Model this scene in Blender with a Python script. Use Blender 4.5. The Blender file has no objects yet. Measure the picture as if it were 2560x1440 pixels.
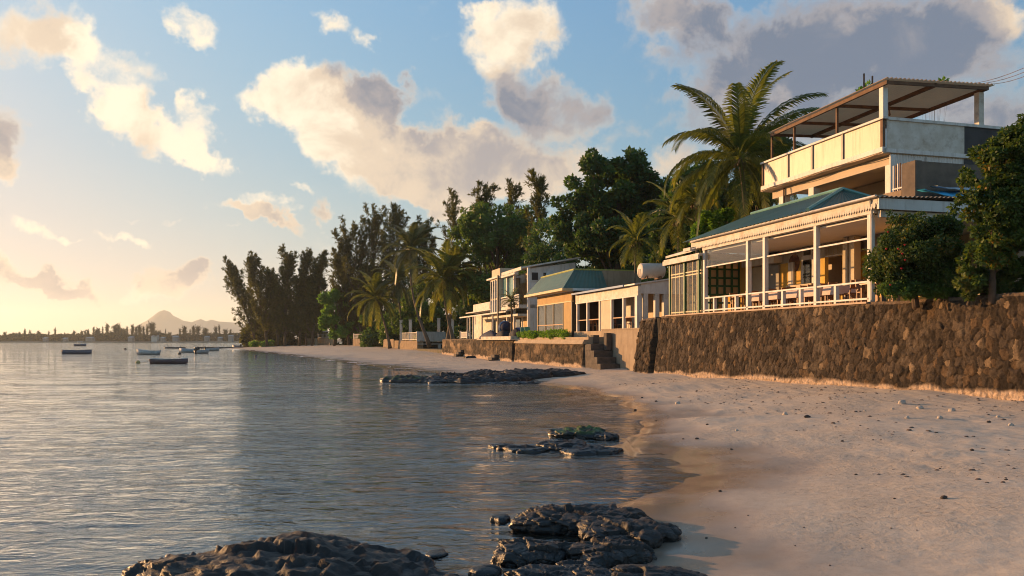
import bpy, bmesh, math, random
import numpy as np
from mathutils import Vector, noise as mnoise

rnd = random.Random(7)
S = bpy.context.scene
COL = S.collection
FPX, CX, HY, CAMZ = 1991.0, 1280.0, 850.0, 2.5
ANG = math.radians(15.2)
CA, SA = math.cos(ANG), math.sin(ANG)
OX = 21.53
SUN_AZ, SUN_EL = math.radians(57), math.radians(8)   # azimuth to the left of +Y

# ---------------------------------------------------------------- coordinates
def row(t, s, z=0.0):            # row frame (inland, along the sea front, up) to world
    return Vector((OX + t*CA - s*SA, t*SA + s*CA, z))
def pix(px, py, d):              # a photo position and a distance to world
    return Vector(((px-CX)/FPX*d, d, CAMZ-(py-HY)/FPX*d))
def rs(px, t):                   # distance along the row where column px meets offset t
    k = (px-CX)/FPX
    return (OX + t*(CA-k*SA))/(k*CA+SA)
def rz(px, py, t):
    s = rs(px, t)
    return CAMZ + (HY-py)/FPX*(t*SA+s*CA)
def rt(px, s):                   # inland offset where column px meets row distance s
    k = (px-CX)/FPX
    return (k*s*CA - OX + s*SA)/(CA-k*SA)

# ---------------------------------------------------------------- numpy noise
def vnoise(x, y, seed=0):
    x = np.asarray(x, float); y = np.asarray(y, float)
    xi = np.floor(x).astype(np.int64); yi = np.floor(y).astype(np.int64)
    xf = x-xi; yf = y-yi
    def h(a, b):
        n = (a*374761393 + b*668265263 + seed*974634777) & 0xffffffff
        n = ((n ^ (n >> 13))*1274126177) & 0xffffffff
        n = ((n ^ (n >> 16))*2246822519) & 0xffffffff
        return ((n ^ (n >> 15)) & 0xffffff)/float(0xffffff)
    u = xf*xf*(3-2*xf); v = yf*yf*(3-2*yf)
    return (h(xi, yi)*(1-u)+h(xi+1, yi)*u)*(1-v)+(h(xi, yi+1)*(1-u)+h(xi+1, yi+1)*u)*v
def fbm(x, y, seed=0, octs=4):
    r = 0; a = .5; tot = 0
    for i in range(octs):
        r = r + a*vnoise(x, y, seed+i*17); tot += a
        x = x*2.03+3.1; y = y*2.03+1.7; a *= .5
    return r/tot

# ---------------------------------------------------------------- materials
MATS = {}
def newmat(name):
    m = bpy.data.materials.new(name); m.use_nodes = True
    nt = m.node_tree; nt.nodes.clear()
    out = nt.nodes.new('ShaderNodeOutputMaterial')
    return m, nt, out
def N(nt, kind, **kw):
    n = nt.nodes.new(kind)
    for k, v in kw.items():
        if k.startswith('i_'): n.inputs[k[2:].replace('_', ' ')].default_value = v
        else: setattr(n, k, v)
    return n
def L(nt, a, b): nt.links.new(a, b)
def rgba(c): return (c[0], c[1], c[2], 1)
def ramp(nt, fac, stops, interp='LINEAR'):
    r = nt.nodes.new('ShaderNodeValToRGB'); r.color_ramp.interpolation = interp
    el = r.color_ramp.elements
    while len(el) < len(stops): el.new(.5)
    for e, (p, c) in zip(el, stops):
        e.position = p; e.color = rgba(c) if not isinstance(c, (int, float)) else (c, c, c, 1)
    if fac is not None: L(nt, fac, r.inputs[0])
    return r
def noise_tex(nt, vec, scale, detail=4, rough=.55, dist=0):
    n = nt.nodes.new('ShaderNodeTexNoise'); n.inputs['Scale'].default_value = scale
    n.inputs['Detail'].default_value = detail; n.inputs['Roughness'].default_value = rough
    n.inputs['Distortion'].default_value = dist
    if vec is not None: L(nt, vec, n.inputs['Vector'])
    return n
def mathn(nt, op, a, b=None, c=None, clamp=False):
    n = nt.nodes.new('ShaderNodeMath'); n.operation = op; n.use_clamp = clamp
    for i, v in enumerate((a, b, c)):
        if v is None: continue
        if isinstance(v, (int, float)): n.inputs[i].default_value = v
        else: L(nt, v, n.inputs[i])
    return n.outputs[0]
def mixc(nt, fac, a, b, mode='MIX'):
    n = nt.nodes.new('ShaderNodeMix'); n.data_type = 'RGBA'; n.blend_type = mode
    for sock, v in ((n.inputs[0], fac), (n.inputs[6], a), (n.inputs[7], b)):
        if isinstance(v, (int, float)): sock.default_value = v
        elif isinstance(v, tuple): sock.default_value = rgba(v)
        else: L(nt, v, sock)
    return n.outputs[2]

def surf(name, c1, c2=None, rough=.7, scale=2.0, bump=.15, bscale=None, metal=0, stain=None, stain_amt=.45, streak=False, spec=.4):
    """plain weathered surface: two tones in noise, fine bump, optional stains or vertical streaks"""
    if name in MATS: return MATS[name]
    m, nt, out = newmat(name)
    tc = nt.nodes.new('ShaderNodeTexCoord')
    n1 = noise_tex(nt, tc.outputs['Object'], scale, 6, .6)
    c2 = c2 or tuple(x*.72 for x in c1)
    col = ramp(nt, n1.outputs[0], [(.32, c2), (.62, c1)]).outputs[0]
    if stain:
        mp = N(nt, 'ShaderNodeMapping'); L(nt, tc.outputs['Object'], mp.inputs[0])
        mp.inputs['Scale'].default_value = (3.2, 3.2, .35) if streak else (1, 1, 1)
        n2 = noise_tex(nt, mp.outputs[0], scale*1.3, 7, .7)
        f = ramp(nt, n2.outputs[0], [(.5, 0), (.68, stain_amt)]).outputs[0]
        col = mixc(nt, f, col, stain)
    b = N(nt, 'ShaderNodeBsdfPrincipled'); L(nt, col, b.inputs['Base Color'])
    b.inputs['Roughness'].default_value = rough; b.inputs['Metallic'].default_value = metal
    b.inputs['Specular IOR Level'].default_value = spec
    if bump:
        n3 = noise_tex(nt, tc.outputs['Object'], bscale or scale*9, 5, .6)
        bp = N(nt, 'ShaderNodeBump'); bp.inputs['Strength'].default_value = bump
        bp.inputs['Distance'].default_value = .02
        L(nt, n3.outputs[0], bp.inputs['Height']); L(nt, bp.outputs[0], b.inputs['Normal'])
    L(nt, b.outputs[0], out.inputs[0]); MATS[name] = m
    return m

def leafmat(name, dark, light, trans=.35, rough=.5, accent=None):
    if name in MATS: return MATS[name]
    m, nt, out = newmat(name)
    at = N(nt, 'ShaderNodeAttribute', attribute_name='tint')
    stops = [(0, dark), (.75, light)]
    if accent: stops.append((.97, accent))
    c = ramp(nt, at.outputs['Fac'], stops)
    b = N(nt, 'ShaderNodeBsdfPrincipled'); b.inputs['Roughness'].default_value = rough
    b.inputs['Specular IOR Level'].default_value = .3
    L(nt, c.outputs[0], b.inputs['Base Color'])
    tr = N(nt, 'ShaderNodeBsdfTranslucent')
    L(nt, mixc(nt, 1.0, c.outputs[0], (1.5, 1.35, .6), 'MULTIPLY'), tr.inputs[0])
    mx = N(nt, 'ShaderNodeMixShader'); mx.inputs[0].default_value = trans
    L(nt, b.outputs[0], mx.inputs[1]); L(nt, tr.outputs[0], mx.inputs[2]); L(nt, mx.outputs[0], out.inputs[0])
    MATS[name] = m; return m

def glassmat(name, tint=(.9, .95, .95), refl=.25, rough=.04, opac=.0, body=(.5, .5, .5)):
    if name in MATS: return MATS[name]
    m, nt, out = newmat(name)
    tr = N(nt, 'ShaderNodeBsdfTransparent'); tr.inputs[0].default_value = rgba(tint)
    gl = N(nt, 'ShaderNodeBsdfGlossy'); gl.inputs['Roughness'].default_value = rough
    di = N(nt, 'ShaderNodeBsdfDiffuse'); di.inputs[0].default_value = rgba(body)
    lw = N(nt, 'ShaderNodeFresnel'); lw.inputs[0].default_value = 1.5
    tc = nt.nodes.new('ShaderNodeTexCoord')
    nz = noise_tex(nt, tc.outputs['Object'], 3, 5, .7)
    a = N(nt, 'ShaderNodeMixShader'); L(nt, mathn(nt, 'MULTIPLY', nz.outputs[0], opac*2, clamp=True), a.inputs[0])
    L(nt, tr.outputs[0], a.inputs[1]); L(nt, di.outputs[0], a.inputs[2])
    b = N(nt, 'ShaderNodeMixShader'); gm = nt.nodes.new('ShaderNodeNewGeometry')   # only the outer face mirrors
    L(nt, mathn(nt, 'MULTIPLY', mathn(nt, 'ADD', lw.outputs[0], refl-.04, clamp=True), mathn(nt, 'SUBTRACT', 1.0, gm.outputs['Backfacing'])), b.inputs[0])
    L(nt, a.outputs[0], b.inputs[1]); L(nt, gl.outputs[0], b.inputs[2]); L(nt, b.outputs[0], out.inputs[0])
    MATS[name] = m; return m

# ---------------------------------------------------------------- objects
BASE = {}
def tag(o, label=None, cat=None, group=None, kind=None):
    if label: o['label'] = label
    if cat: o['category'] = cat
    if group: o['group'] = group
    if kind: o['kind'] = kind
    return o
def thing(name, label, cat, base, frame='row', group=None):
    o = bpy.data.objects.new(name, None); COL.objects.link(o)
    o.empty_display_size = .3
    if frame == 'row':
        o.location = row(*base); o.rotation_euler = (0, 0, ANG)
    else: o.location = Vector(base)
    BASE[o.name] = (frame, Vector(base))
    return tag(o, label, cat, group)
def base_of(parent):
    while parent.parent is not None: parent = parent.parent
    return BASE[parent.name][1]

class MB:
    """collects shapes; build() links them as one mesh"""
    def __init__(s): s.v = []; s.f = []
    def add(s, vs, fs):
        n = len(s.v); s.v += [tuple(p) for p in vs]; s.f += [tuple(i+n for i in f) for f in fs]; return s
    def hexa(s, p):   # 8 points, bottom ring then top ring
        return s.add(p, [(3, 2, 1, 0), (4, 5, 6, 7), (0, 1, 5, 4), (1, 2, 6, 5), (2, 3, 7, 6), (3, 0, 4, 7)])
    def box(s, x0, x1, y0, y1, z0, z1):
        return s.hexa([(x0, y0, z0), (x1, y0, z0), (x1, y1, z0), (x0, y1, z0), (x0, y0, z1), (x1, y0, z1), (x1, y1, z1), (x0, y1, z1)])
    def post(s, x, y, w, z0, z1, d=None):
        d = d or w; return s.box(x-w/2, x+w/2, y-d/2, y+d/2, z0, z1)
    def tube(s, pts, rad, n=8, cap=True):
        pts = [Vector(p) for p in pts]
        if isinstance(rad, (int, float)): rad = [rad]*len(pts)
        vs = []; fs = []
        up = Vector((0, 0, 1))
        for i, p in enumerate(pts):
            d = (pts[min(i+1, len(pts)-1)]-pts[max(i-1, 0)]).normalized()
            a = d.cross(up if abs(d.z) < .95 else Vector((0, 1, 0))).normalized(); b = a.cross(d)
            if i and a.dot(la) < 0: a = -a; b = -b
            la = a
            for j in range(n):
                q = 2*math.pi*j/n
                vs.append(p+a*math.cos(q)*rad[i]+b*math.sin(q)*rad[i])
        for i in range(len(pts)-1):
            for j in range(n):
                fs.append((i*n+j, i*n+(j+1) % n, (i+1)*n+(j+1) % n, (i+1)*n+j))
        if cap:
            fs.append(tuple(range(n-1, -1, -1))); fs.append(tuple((len(pts)-1)*n+j for j in range(n)))
        return s.add(vs, fs)
    def lathe(s, c, prof, n=16, axis='z'):
        vs = []; fs = []
        for r, h in prof:
            for j in range(n):
                q = 2*math.pi*j/n
                if axis == 'z': vs.append((c[0]+r*math.cos(q), c[1]+r*math.sin(q), c[2]+h))
                elif axis == 'x': vs.append((c[0]+h, c[1]+r*math.cos(q), c[2]+r*math.sin(q)))
                else: vs.append((c[0]+r*math.cos(q), c[1]+h, c[2]+r*math.sin(q)))
        for i in range(len(prof)-1):
            for j in range(n):
                fs.append((i*n+j, i*n+(j+1) % n, (i+1)*n+(j+1) % n, (i+1)*n+j))
        fs.append(tuple(range(n-1, -1, -1))); fs.append(tuple((len(prof)-1)*n+j for j in range(n)))
        return s.add(vs, fs)
    def prism(s, poly, ext):   # polygon points extruded by a vector
        n = len(poly); e = Vector(ext); p = [Vector(q) for q in poly]
        return s.add(p+[q+e for q in p], [tuple(range(n-1, -1, -1)), tuple(range(n, 2*n))]+[(i, (i+1) % n, n+(i+1) % n, n+i) for i in range(n)])
    def sheet(s, a, b, c, d, waves, amp, th=.012, per=8):
        """corrugated sheet on the quad a-b-c-d: waves run across a->b, ridges along a->d"""
        a, b, c, d = map(Vector, (a, b, c, d))
        nrm = (b-a).cross(d-a).normalized()
        if nrm.z < 0: nrm = -nrm
        n = max(2, int(waves*per)); vs = []; fs = []
        for k, off in ((0, 0), (1, -th)):
            for i in range(n+1):
                f = i/n; w = math.sin(f*waves*2*math.pi)*amp+off
                vs.append(a.lerp(b, f)+nrm*w); vs.append(d.lerp(c, f)+nrm*w)
        m = 2*(n+1)
        for i in range(n):
            fs.append((2*i, 2*i+2, 2*i+3, 2*i+1)); fs.append((m+2*i+1, m+2*i+3, m+2*i+2, m+2*i))
            fs.append((2*i, m+2*i, m+2*i+2, 2*i+2)); fs.append((2*i+1, 2*i+3, m+2*i+3, m+2*i+1))
        fs.append((0, 1, m+1, m)); fs.append((2*n, m+2*n, m+2*n+1, 2*n+1))
        return s.add(vs, fs)
    def build(s, name, mat, parent=None, smooth=False, base=None, frame='row'):
        me = bpy.data.meshes.new(name)
        if parent is not None: base = base_of(parent)
        b = Vector(base)
        me.from_pydata([Vector(p)-b for p in s.v], [], s.f); me.update()
        if smooth: me.polygons.foreach_set('use_smooth', [True]*len(me.polygons))
        bm = bmesh.new(); bm.from_mesh(me); bmesh.ops.recalc_face_normals(bm, faces=bm.faces); bm.to_mesh(me); bm.free()
        me.materials.append(mat)
        o = bpy.data.objects.new(name, me); COL.objects.link(o)
        if parent is not None: o.parent = parent
        else:
            if frame == 'row': o.location = row(*b); o.rotation_euler = (0, 0, ANG)
            else: o.location = b
            BASE[o.name] = (frame, b)
        return o

def fast(name, V, F, mat, parent=None, base=None, tint=None, smooth=False, col=None, frame='world'):
    V = np.asarray(V, np.float32); F = np.asarray(F, np.int32)
    if parent is not None: base = base_of(parent)
    b = np.array(base, np.float32); V = V-b
    me = bpy.data.meshes.new(name)
    k = F.shape[1]
    me.vertices.add(len(V)); me.vertices.foreach_set('co', V.ravel())
    me.loops.add(F.size); me.loops.foreach_set('vertex_index', F.ravel())
    me.polygons.add(len(F)); me.polygons.foreach_set('loop_start', np.arange(len(F), dtype=np.int32)*k)
    me.polygons.foreach_set('loop_total', np.full(len(F), k, np.int32))
    if smooth: me.polygons.foreach_set('use_smooth', np.ones(len(F), bool))
    me.update(calc_edges=True); me.validate()
    if tint is not None:
        a = me.attributes.new('tint', 'FLOAT', 'POINT'); a.data.foreach_set('value', np.asarray(tint, np.float32))
    if col is not None:
        a = me.attributes.new('albedo', 'FLOAT_COLOR', 'POINT')
        c4 = np.ones((len(V), 4), np.float32); c4[:, :3] = col; a.data.foreach_set('color', c4.ravel())
    me.materials.append(mat)
    o = bpy.data.objects.new(name, me); COL.objects.link(o)
    if parent is not None: o.parent = parent
    else:
        if frame == 'row': o.location = row(*base); o.rotation_euler = (0, 0, ANG)
        else: o.location = Vector([float(q) for q in base])
        BASE[o.name] = (frame, Vector([float(q) for q in base]))
    return o

def dup(o, loc=None, rotz=None, scale=None, label=None, parent=None, group=None):
    c = o.copy(); COL.objects.link(c)
    if parent is not None: c.parent = parent
    if loc is not None: c.location = loc
    if rotz is not None: c.rotation_euler = (0, 0, rotz)
    if scale is not None: c.scale = (scale,)*3 if isinstance(scale, (int, float)) else scale
    if label: c['label'] = label
    if group: c['group'] = group
    for ch in list(o.children): dup(ch, parent=c)
    return c
def hide_proto(o):   # remove a prototype and its parts
    for ch in list(o.children): hide_proto(ch)
    bpy.data.objects.remove(o)
EXPO = 0.78; SKY_STR = .15; CLOUD_GAIN = .86; SKY_TINT = (1.0, 1.0, 1.0); SEA_BUMP = .09; HAZE = 1.0e-4
SKY_CAP = (.48, .44, .43)
# ================================================================ camera, sky, sun
cam = bpy.data.cameras.new('camera'); co = bpy.data.objects.new('camera', cam); COL.objects.link(co)
co.location = (0, 0, CAMZ); co.rotation_euler = (math.radians(90), 0, 0)
cam.sensor_width = 36; cam.lens = FPX/2560*36; cam.shift_y = (HY-720)/2560
cam.clip_start = .1; cam.clip_end = 20000
S.camera = co
S.view_settings.view_transform = 'Standard'; S.view_settings.look = 'None'
S.view_settings.gamma = 1; S.view_settings.exposure = EXPO
S.render.engine = 'CYCLES'
S.cycles.max_bounces = 6; S.cycles.diffuse_bounces = 3; S.cycles.glossy_bounces = 3
S.cycles.transparent_max_bounces = 12; S.cycles.volume_bounces = 1
S.cycles.use_denoising = True; S.cycles.filter_width = 1.05
S.cycles.caustics_reflective = False; S.cycles.caustics_refractive = False
S.cycles.sample_clamp_indirect = 6

sunl = bpy.data.lights.new('sun', 'SUN'); so = bpy.data.objects.new('sun', sunl); COL.objects.link(so)
sunl.energy = 4.9; sunl.angle = math.radians(.6); sunl.color = (1, .54, .22)
sd = Vector((-math.sin(SUN_AZ)*math.cos(SUN_EL), math.cos(SUN_AZ)*math.cos(SUN_EL), math.sin(SUN_EL)))
so.rotation_euler = (-sd).to_track_quat('-Z', 'Y').to_euler()
so.location = sd*60

def azel(px, py):
    v = Vector((px-CX, FPX, HY-py)); return math.atan2(v.x, v.y), math.asin(v.z/v.length)
# clouds: photo position of each puff, its half sizes, tilt, weight, how shaded it is
CLOUDS = [
 (25, 70, 95, 75, 0, 1.0, .35), (10, 330, 85, 85, 35, 1.0, .8), (15, 400, 75, 50, 25, .9, .1),
 (165, 95, 45, 65, 10, .75, 0), (190, 150, 100, 55, 25, .72, .05), (330, 165, 95, 55, 28, .75, .15), (180, 200, 50, 26, 20, .5, .1),
 (285, 265, 100, 55, 25, .8, 0), (345, 310, 115, 68, 35, .85, .25), (470, 375, 120, 56, 25, .8, .05), (530, 420, 95, 36, 15, .8, 0), (465, 255, 36, 50, 20, .75, 0), (520, 320, 60, 60, 30, .75, .05),
 (490, 40, 95, 55, 15, .85, 0), (470, 85, 55, 35, 30, .6, 0), (830, 65, 85, 36, 20, .78, 0), (925, 110, 28, 36, 40, .6, 0), (680, 35, 30, 28, 30, .45, 0),
 (640, 240, 80, 45, 10, .75, 0), (740, 215, 90, 75, 10, 1.0, .05), (800, 300, 170, 110, 25, 1.15, .1), (900, 235, 110, 75, 20, 1.1, .75), (945, 290, 90, 95, 60, 1.1, .9), (880, 380, 200, 95, 28, 1.15, .12), (1000, 420, 190, 75, 22, 1.1, .35), (1080, 440, 160, 90, 20, 1.05, .5), (1150, 400, 150, 90, 15, 1.0, .55), (1120, 500, 130, 45, 15, .9, .15),
 (1190, 345, 45, 40, 0, .7, .1), (1060, 260, 70, 45, 40, .55, .6),
 (1235, 100, 95, 105, 0, 1.1, .05), (1330, 90, 75, 80, 0, .95, .2), (1200, 20, 60, 25, 0, .7, .1), (1290, 230, 120, 75, 10, 1.0, .85), (1400, 210, 80, 60, 0, .75, .7), (1370, 310, 170, 85, 10, .95, .8), (1490, 260, 85, 60, 0, .7, .9), (1300, 400, 190, 70, 8, 1.0, .55), (1430, 420, 140, 60, 0, .8, .5), (1250, 470, 130, 55, 10, .9, .3),
 (1190, 560, 70, 45, 15, .6, .1), (1330, 490, 120, 45, 5, .7, .35),
 (1690, 395, 120, 38, 5, .7, .45), (1620, 420, 90, 30, 5, .6, .4), (1580, 330, 70, 45, 30, .35, .9),
 (1700, 40, 190, 75, 5, .95, .85), (1900, 120, 320, 120, 5, .8, 1), (2150, 80, 300, 130, 0, .85, .95), (2100, 240, 330, 110, 0, .75, 1), (2350, 170, 260, 110, 15, .7, 1), (2420, 60, 150, 70, 0, .6, .75), (2500, 60, 100, 45, 25, .75, .15), (2480, 300, 160, 90, 0, .85, 1), (1780, 230, 150, 80, 0, .8, .95), (1850, 330, 200, 70, 0, .7, .8),
 (600, 545, 140, 26, 8, .82, .25), (660, 560, 105, 22, 12, .8, .55), (650, 520, 50, 22, 0, .6, 0), (805, 555, 36, 24, 20, .62, .45), (770, 540, 40, 20, 20, .45, .7),
 (130, 575, 110, 24, 12, .75, .05), (215, 600, 55, 16, 15, .6, .1), (320, 592, 58, 22, 15, .75, .1), (415, 550, 40, 14, 5, .5, 0), (330, 530, 30, 12, 0, .4, 0), (560, 590, 60, 12, 5, .45, 0), (720, 490, 28, 14, 10, .45, 0),
 (60, 697, 180, 42, 8, 1.0, .62), (175, 712, 95, 36, 8, .95, .72), (20, 665, 60, 26, 0, .6, .1), (440, 695, 85, 40, 10, .95, .55), (472, 690, 50, 32, 20, .75, .75), (390, 722, 100, 22, 5, .7, .4), (360, 690, 26, 12, 20, .4, .7),
]
w = bpy.data.worlds.new('World'); S.world = w; w.use_nodes = True
nt = w.node_tree; nt.nodes.clear()
out = nt.nodes.new('ShaderNodeOutputWorld'); bg = nt.nodes.new('ShaderNodeBackground')
bg.inputs['Strength'].default_value = SKY_STR
L(nt, bg.outputs[0], out.inputs[0])
sky = nt.nodes.new('ShaderNodeTexSky'); sky.sky_type = 'NISHITA'; sky.sun_disc = False
sky.sun_elevation = SUN_EL; sky.sun_rotation = -SUN_AZ
sky.air_density = 1.0; sky.dust_density = .6; sky.ozone_density = 3.0; sky.altitude = 0
tc = nt.nodes.new('ShaderNodeTexCoord'); gen = tc.outputs['Generated']
sep = nt.nodes.new('ShaderNodeSeparateXYZ'); L(nt, gen, sep.inputs[0])
az = mathn(nt, 'ARCTAN2', sep.outputs[0], sep.outputs[1]); el = mathn(nt, 'ARCSINE', sep.outputs[2])
comb = nt.nodes.new('ShaderNodeCombineXYZ'); L(nt, az, comb.inputs[0]); L(nt, el, comb.inputs[1])
# domain warp gives the puffs their ragged outline
wn = noise_tex(nt, gen, 9, 5, .6); wn2 = noise_tex(nt, gen, 34, 4, .6)
def vm(op, a, b):
    n = nt.nodes.new('ShaderNodeVectorMath'); n.operation = op
    for i, v in enumerate((a, b)):
        if v is None: continue
        if isinstance(v, tuple): n.inputs[i].default_value = v
        else: L(nt, v, n.inputs[i])
    return n
d1 = vm('MULTIPLY', vm('SUBTRACT', wn.outputs['Color'], (.5, .5, .5)).outputs[0], (.15, .10, 0)).outputs[0]
d2 = vm('MULTIPLY', vm('SUBTRACT', wn2.outputs['Color'], (.5, .5, .5)).outputs[0], (.045, .035, 0)).outputs[0]
P = vm('ADD', vm('ADD', comb.outputs[0], d1).outputs[0], d2).outputs[0]
W = None; D = None
for (cx, cy, rx, ry, rot, wt, dk) in CLOUDS:
    a, e = azel(cx, cy)
    mp = nt.nodes.new('ShaderNodeMapping'); mp.vector_type = 'TEXTURE'
    L(nt, P, mp.inputs[0]); mp.inputs['Location'].default_value = (a, e, 0)
    mp.inputs['Rotation'].default_value = (0, 0, -math.radians(rot))
    mp.inputs['Scale'].default_value = (rx/FPX*1.12, ry/FPX*1.10, 1)
    ln = vm('LENGTH', mp.outputs[0], None).outputs['Value']
    mr = nt.nodes.new('ShaderNodeMapRange'); mr.interpolation_type = 'SMOOTHSTEP'
    mr.inputs[1].default_value = 0; mr.inputs[2].default_value = 1.15; mr.inputs[3].default_value = wt; mr.inputs[4].default_value = 0
    L(nt, ln, mr.inputs[0])
    W = mr.outputs[0] if W is None else mathn(nt, 'ADD', W, mr.outputs[0])
    if dk: D = mathn(nt, 'MULTIPLY_ADD', mr.outputs[0], dk, D if D is not None else 0.0)
shade = mathn(nt, 'DIVIDE', D, mathn(nt, 'MAXIMUM', W, .05))
W = mathn(nt, 'MINIMUM', W, 1.25)
# generic broken cloud over the part of the sky outside the view
gn = noise_tex(nt, gen, 3.2, 6, .55)
away = mathn(nt, 'MAXIMUM', ramp(nt, mathn(nt, 'ABSOLUTE', az), [(.60, 0), (.8, 1)]).outputs[0], ramp(nt, el, [(.42, 0), (.55, 1)]).outputs[0])
gW = mathn(nt, 'MULTIPLY', ramp(nt, gn.outputs[0], [(.54, 0), (.78, .4)]).outputs[0], away)
W = mathn(nt, 'ADD', W, gW)
shade = mathn(nt, 'ADD', shade, mathn(nt, 'MULTIPLY', gW, .5))
fine = noise_tex(nt, gen, 15, 10, .66, .35); broad = noise_tex(nt, gen, 6.5, 3, .5)
dens = mathn(nt, 'ADD', W, mathn(nt, 'MULTIPLY', mathn(nt, 'SUBTRACT', fine.outputs[0], .5), 1.7))
dens = mathn(nt, 'ADD', dens, mathn(nt, 'MULTIPLY', mathn(nt, 'SUBTRACT', broad.outputs[0], .5), 1.3))
al = nt.nodes.new('ShaderNodeMapRange'); al.interpolation_type = 'SMOOTHSTEP'
al.inputs[1].default_value = .24; al.inputs[2].default_value = .98; L(nt, dens, al.inputs[0])
alpha = mathn(nt, 'MULTIPLY', al.outputs[0], .95)
# relief inside the cloud: thick parts and noise darken, rims stay bright
rel = noise_tex(nt, gen, 11, 8, .6, .4)
sh2 = mathn(nt, 'ADD', shade, mathn(nt, 'MULTIPLY', mathn(nt, 'SUBTRACT', rel.outputs[0], .5), 1.15))
thick = nt.nodes.new('ShaderNodeMapRange'); thick.inputs[1].default_value = .35; thick.inputs[2].default_value = 1.1; L(nt, dens, thick.inputs[0])
sh3 = mathn(nt, 'MULTIPLY', sh2, mathn(nt, 'ADD', mathn(nt, 'MULTIPLY', thick.outputs[0], .75), .25), clamp=True)
k = 1/SKY_STR
def sc(c, f=1.0): return tuple(x*k*f for x in c)
ccol = ramp(nt, sh3, [(0, (.80, .68, .51)), (.28, (.58, .46, .34)), (.6, (.30, .27, .265)), (1, (.135, .16, .21))])
ccol.color_ramp.interpolation = 'EASE'
# clouds are warmer and paler towards the sun side of the horizon
warmf = mathn(nt, 'MULTIPLY', ramp(nt, el, [(0, 1), (.3, 0)]).outputs[0], .12)
cc = mixc(nt, warmf, ccol.outputs[0], (.72, .55, .36))
cc = mixc(nt, 1.0, cc, (k*CLOUD_GAIN,)*3, 'MULTIPLY')
skyc = mixc(nt, 1.0, sky.outputs[0], SKY_TINT, 'MULTIPLY')
# the glare of the low sun is held back softly, the horizon is warm
capv = tuple(c*k for c in SKY_CAP)
q = vm('DIVIDE', skyc, capv).outputs[0]
q2 = vm('ADD', vm('MULTIPLY', q, q).outputs[0], (1, 1, 1)).outputs[0]
sxyz = nt.nodes.new('ShaderNodeSeparateXYZ'); L(nt, q2, sxyz.inputs[0]); cxyz = nt.nodes.new('ShaderNodeCombineXYZ')
for i_ in range(3): L(nt, mathn(nt, 'SQRT', sxyz.outputs[i_]), cxyz.inputs[i_])
skyc = vm('DIVIDE', skyc, cxyz.outputs[0]).outputs[0]
skyc = mixc(nt, 1.0, skyc, ramp(nt, el, [(0, (.60, .545, .46)), (.06, (.61, .57, .51)), (.22, (.59, .60, .61)), (.42, (.66, .70, .74)), (.6, (.92, .86, .78))]).outputs[0], 'MULTIPLY')  # sky high above the view is brightened to lift the fill light
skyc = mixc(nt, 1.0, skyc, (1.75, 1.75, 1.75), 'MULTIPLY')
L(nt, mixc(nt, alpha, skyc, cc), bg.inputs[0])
w.cycles.sampling_method = 'MANUAL'; w.cycles.sample_map_resolution = 512

# ================================================================ shore lines
def interp(y, pts):
    a = np.array(pts); return np.interp(y, a[:, 0], a[:, 1])
SHORE = [(-30, -2), (0, -1.2), (6, -.6), (8.4, .1), (11.3, 1.15), (12.4, 1.7), (14.2, 2.6), (16, 3.2), (19, 3.0), (21.6, 2.9), (26, 3.8), (33, 4.5), (39, 4.3), (43, 2.6), (50, 0), (60, -5.5), (66, -9), (73, -11.9), (90, -20), (115, -30), (142, -42), (184, -60), (226, -83), (247, -87), (262, -82), (300, -62), (400, -35)]
BACK = [(-30, 29), (0, 21.2), (60, 4.9), (76, 1), (97, -5.2), (118, -11), (140, -19), (190, -38), (230, -56), (262, -66), (300, -50), (400, -25)]
ZW = [(-30, .75), (30, .76), (51, .46), (75, .42), (115, .45), (140, .75), (190, 1.0), (260, 1.0), (400, 1.0)]
def beach_z(x, y, fine=True):
    x = np.asarray(x, float); y = np.asarray(y, float)
    xs = interp(y, SHORE); xw = interp(y, BACK); zw = interp(y, ZW)
    wob = (fbm(x*.35+5, y*.22, 3, 3)-.5)*1.5
    xs = xs+wob*np.clip(y/20, .3, 1.2)
    tau = (x-xs)/np.maximum(xw-xs, 1)
    zin = zw*np.clip(tau, 0, 1.15)**.85
    zout = -np.clip(xs-x, 0, 60)*.045
    z = np.where(tau > 0, zin, zout)
    if fine:
        m = np.clip((z-.04)/.25, 0, 1)
        z = z + (fbm(x*.13+2, y*.55+x*.1, 15, 2)-.5)*.20*np.clip((z+.05)/.2, .0, 1)
        z = z + (fbm(x*.55, y*.38, 11, 3)-.5)*.11*np.clip((z+.3)/.4, .2, 1)
        z = z + (fbm(x*2.6, y*2.6, 21, 3)-.5)*.055*m*np.clip(fbm(x*.25, y*.25, 5, 2)*3-.8, .1, 1)
        z = z + (fbm(x*6, y*6, 31, 2)-.5)*.035*m*np.clip((tau-.35)*2, 0, 1)
    return z
def hit(px, py):     # where the ray of a photo position meets the beach
    z = .2
    for _ in range(25):
        d = (CAMZ-z)*FPX/max(py-HY, 1); p = pix(px, py, d)
        z = max(float(beach_z(p.x, p.y)), 0.0)
    return Vector((p.x, p.y, z))

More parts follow.
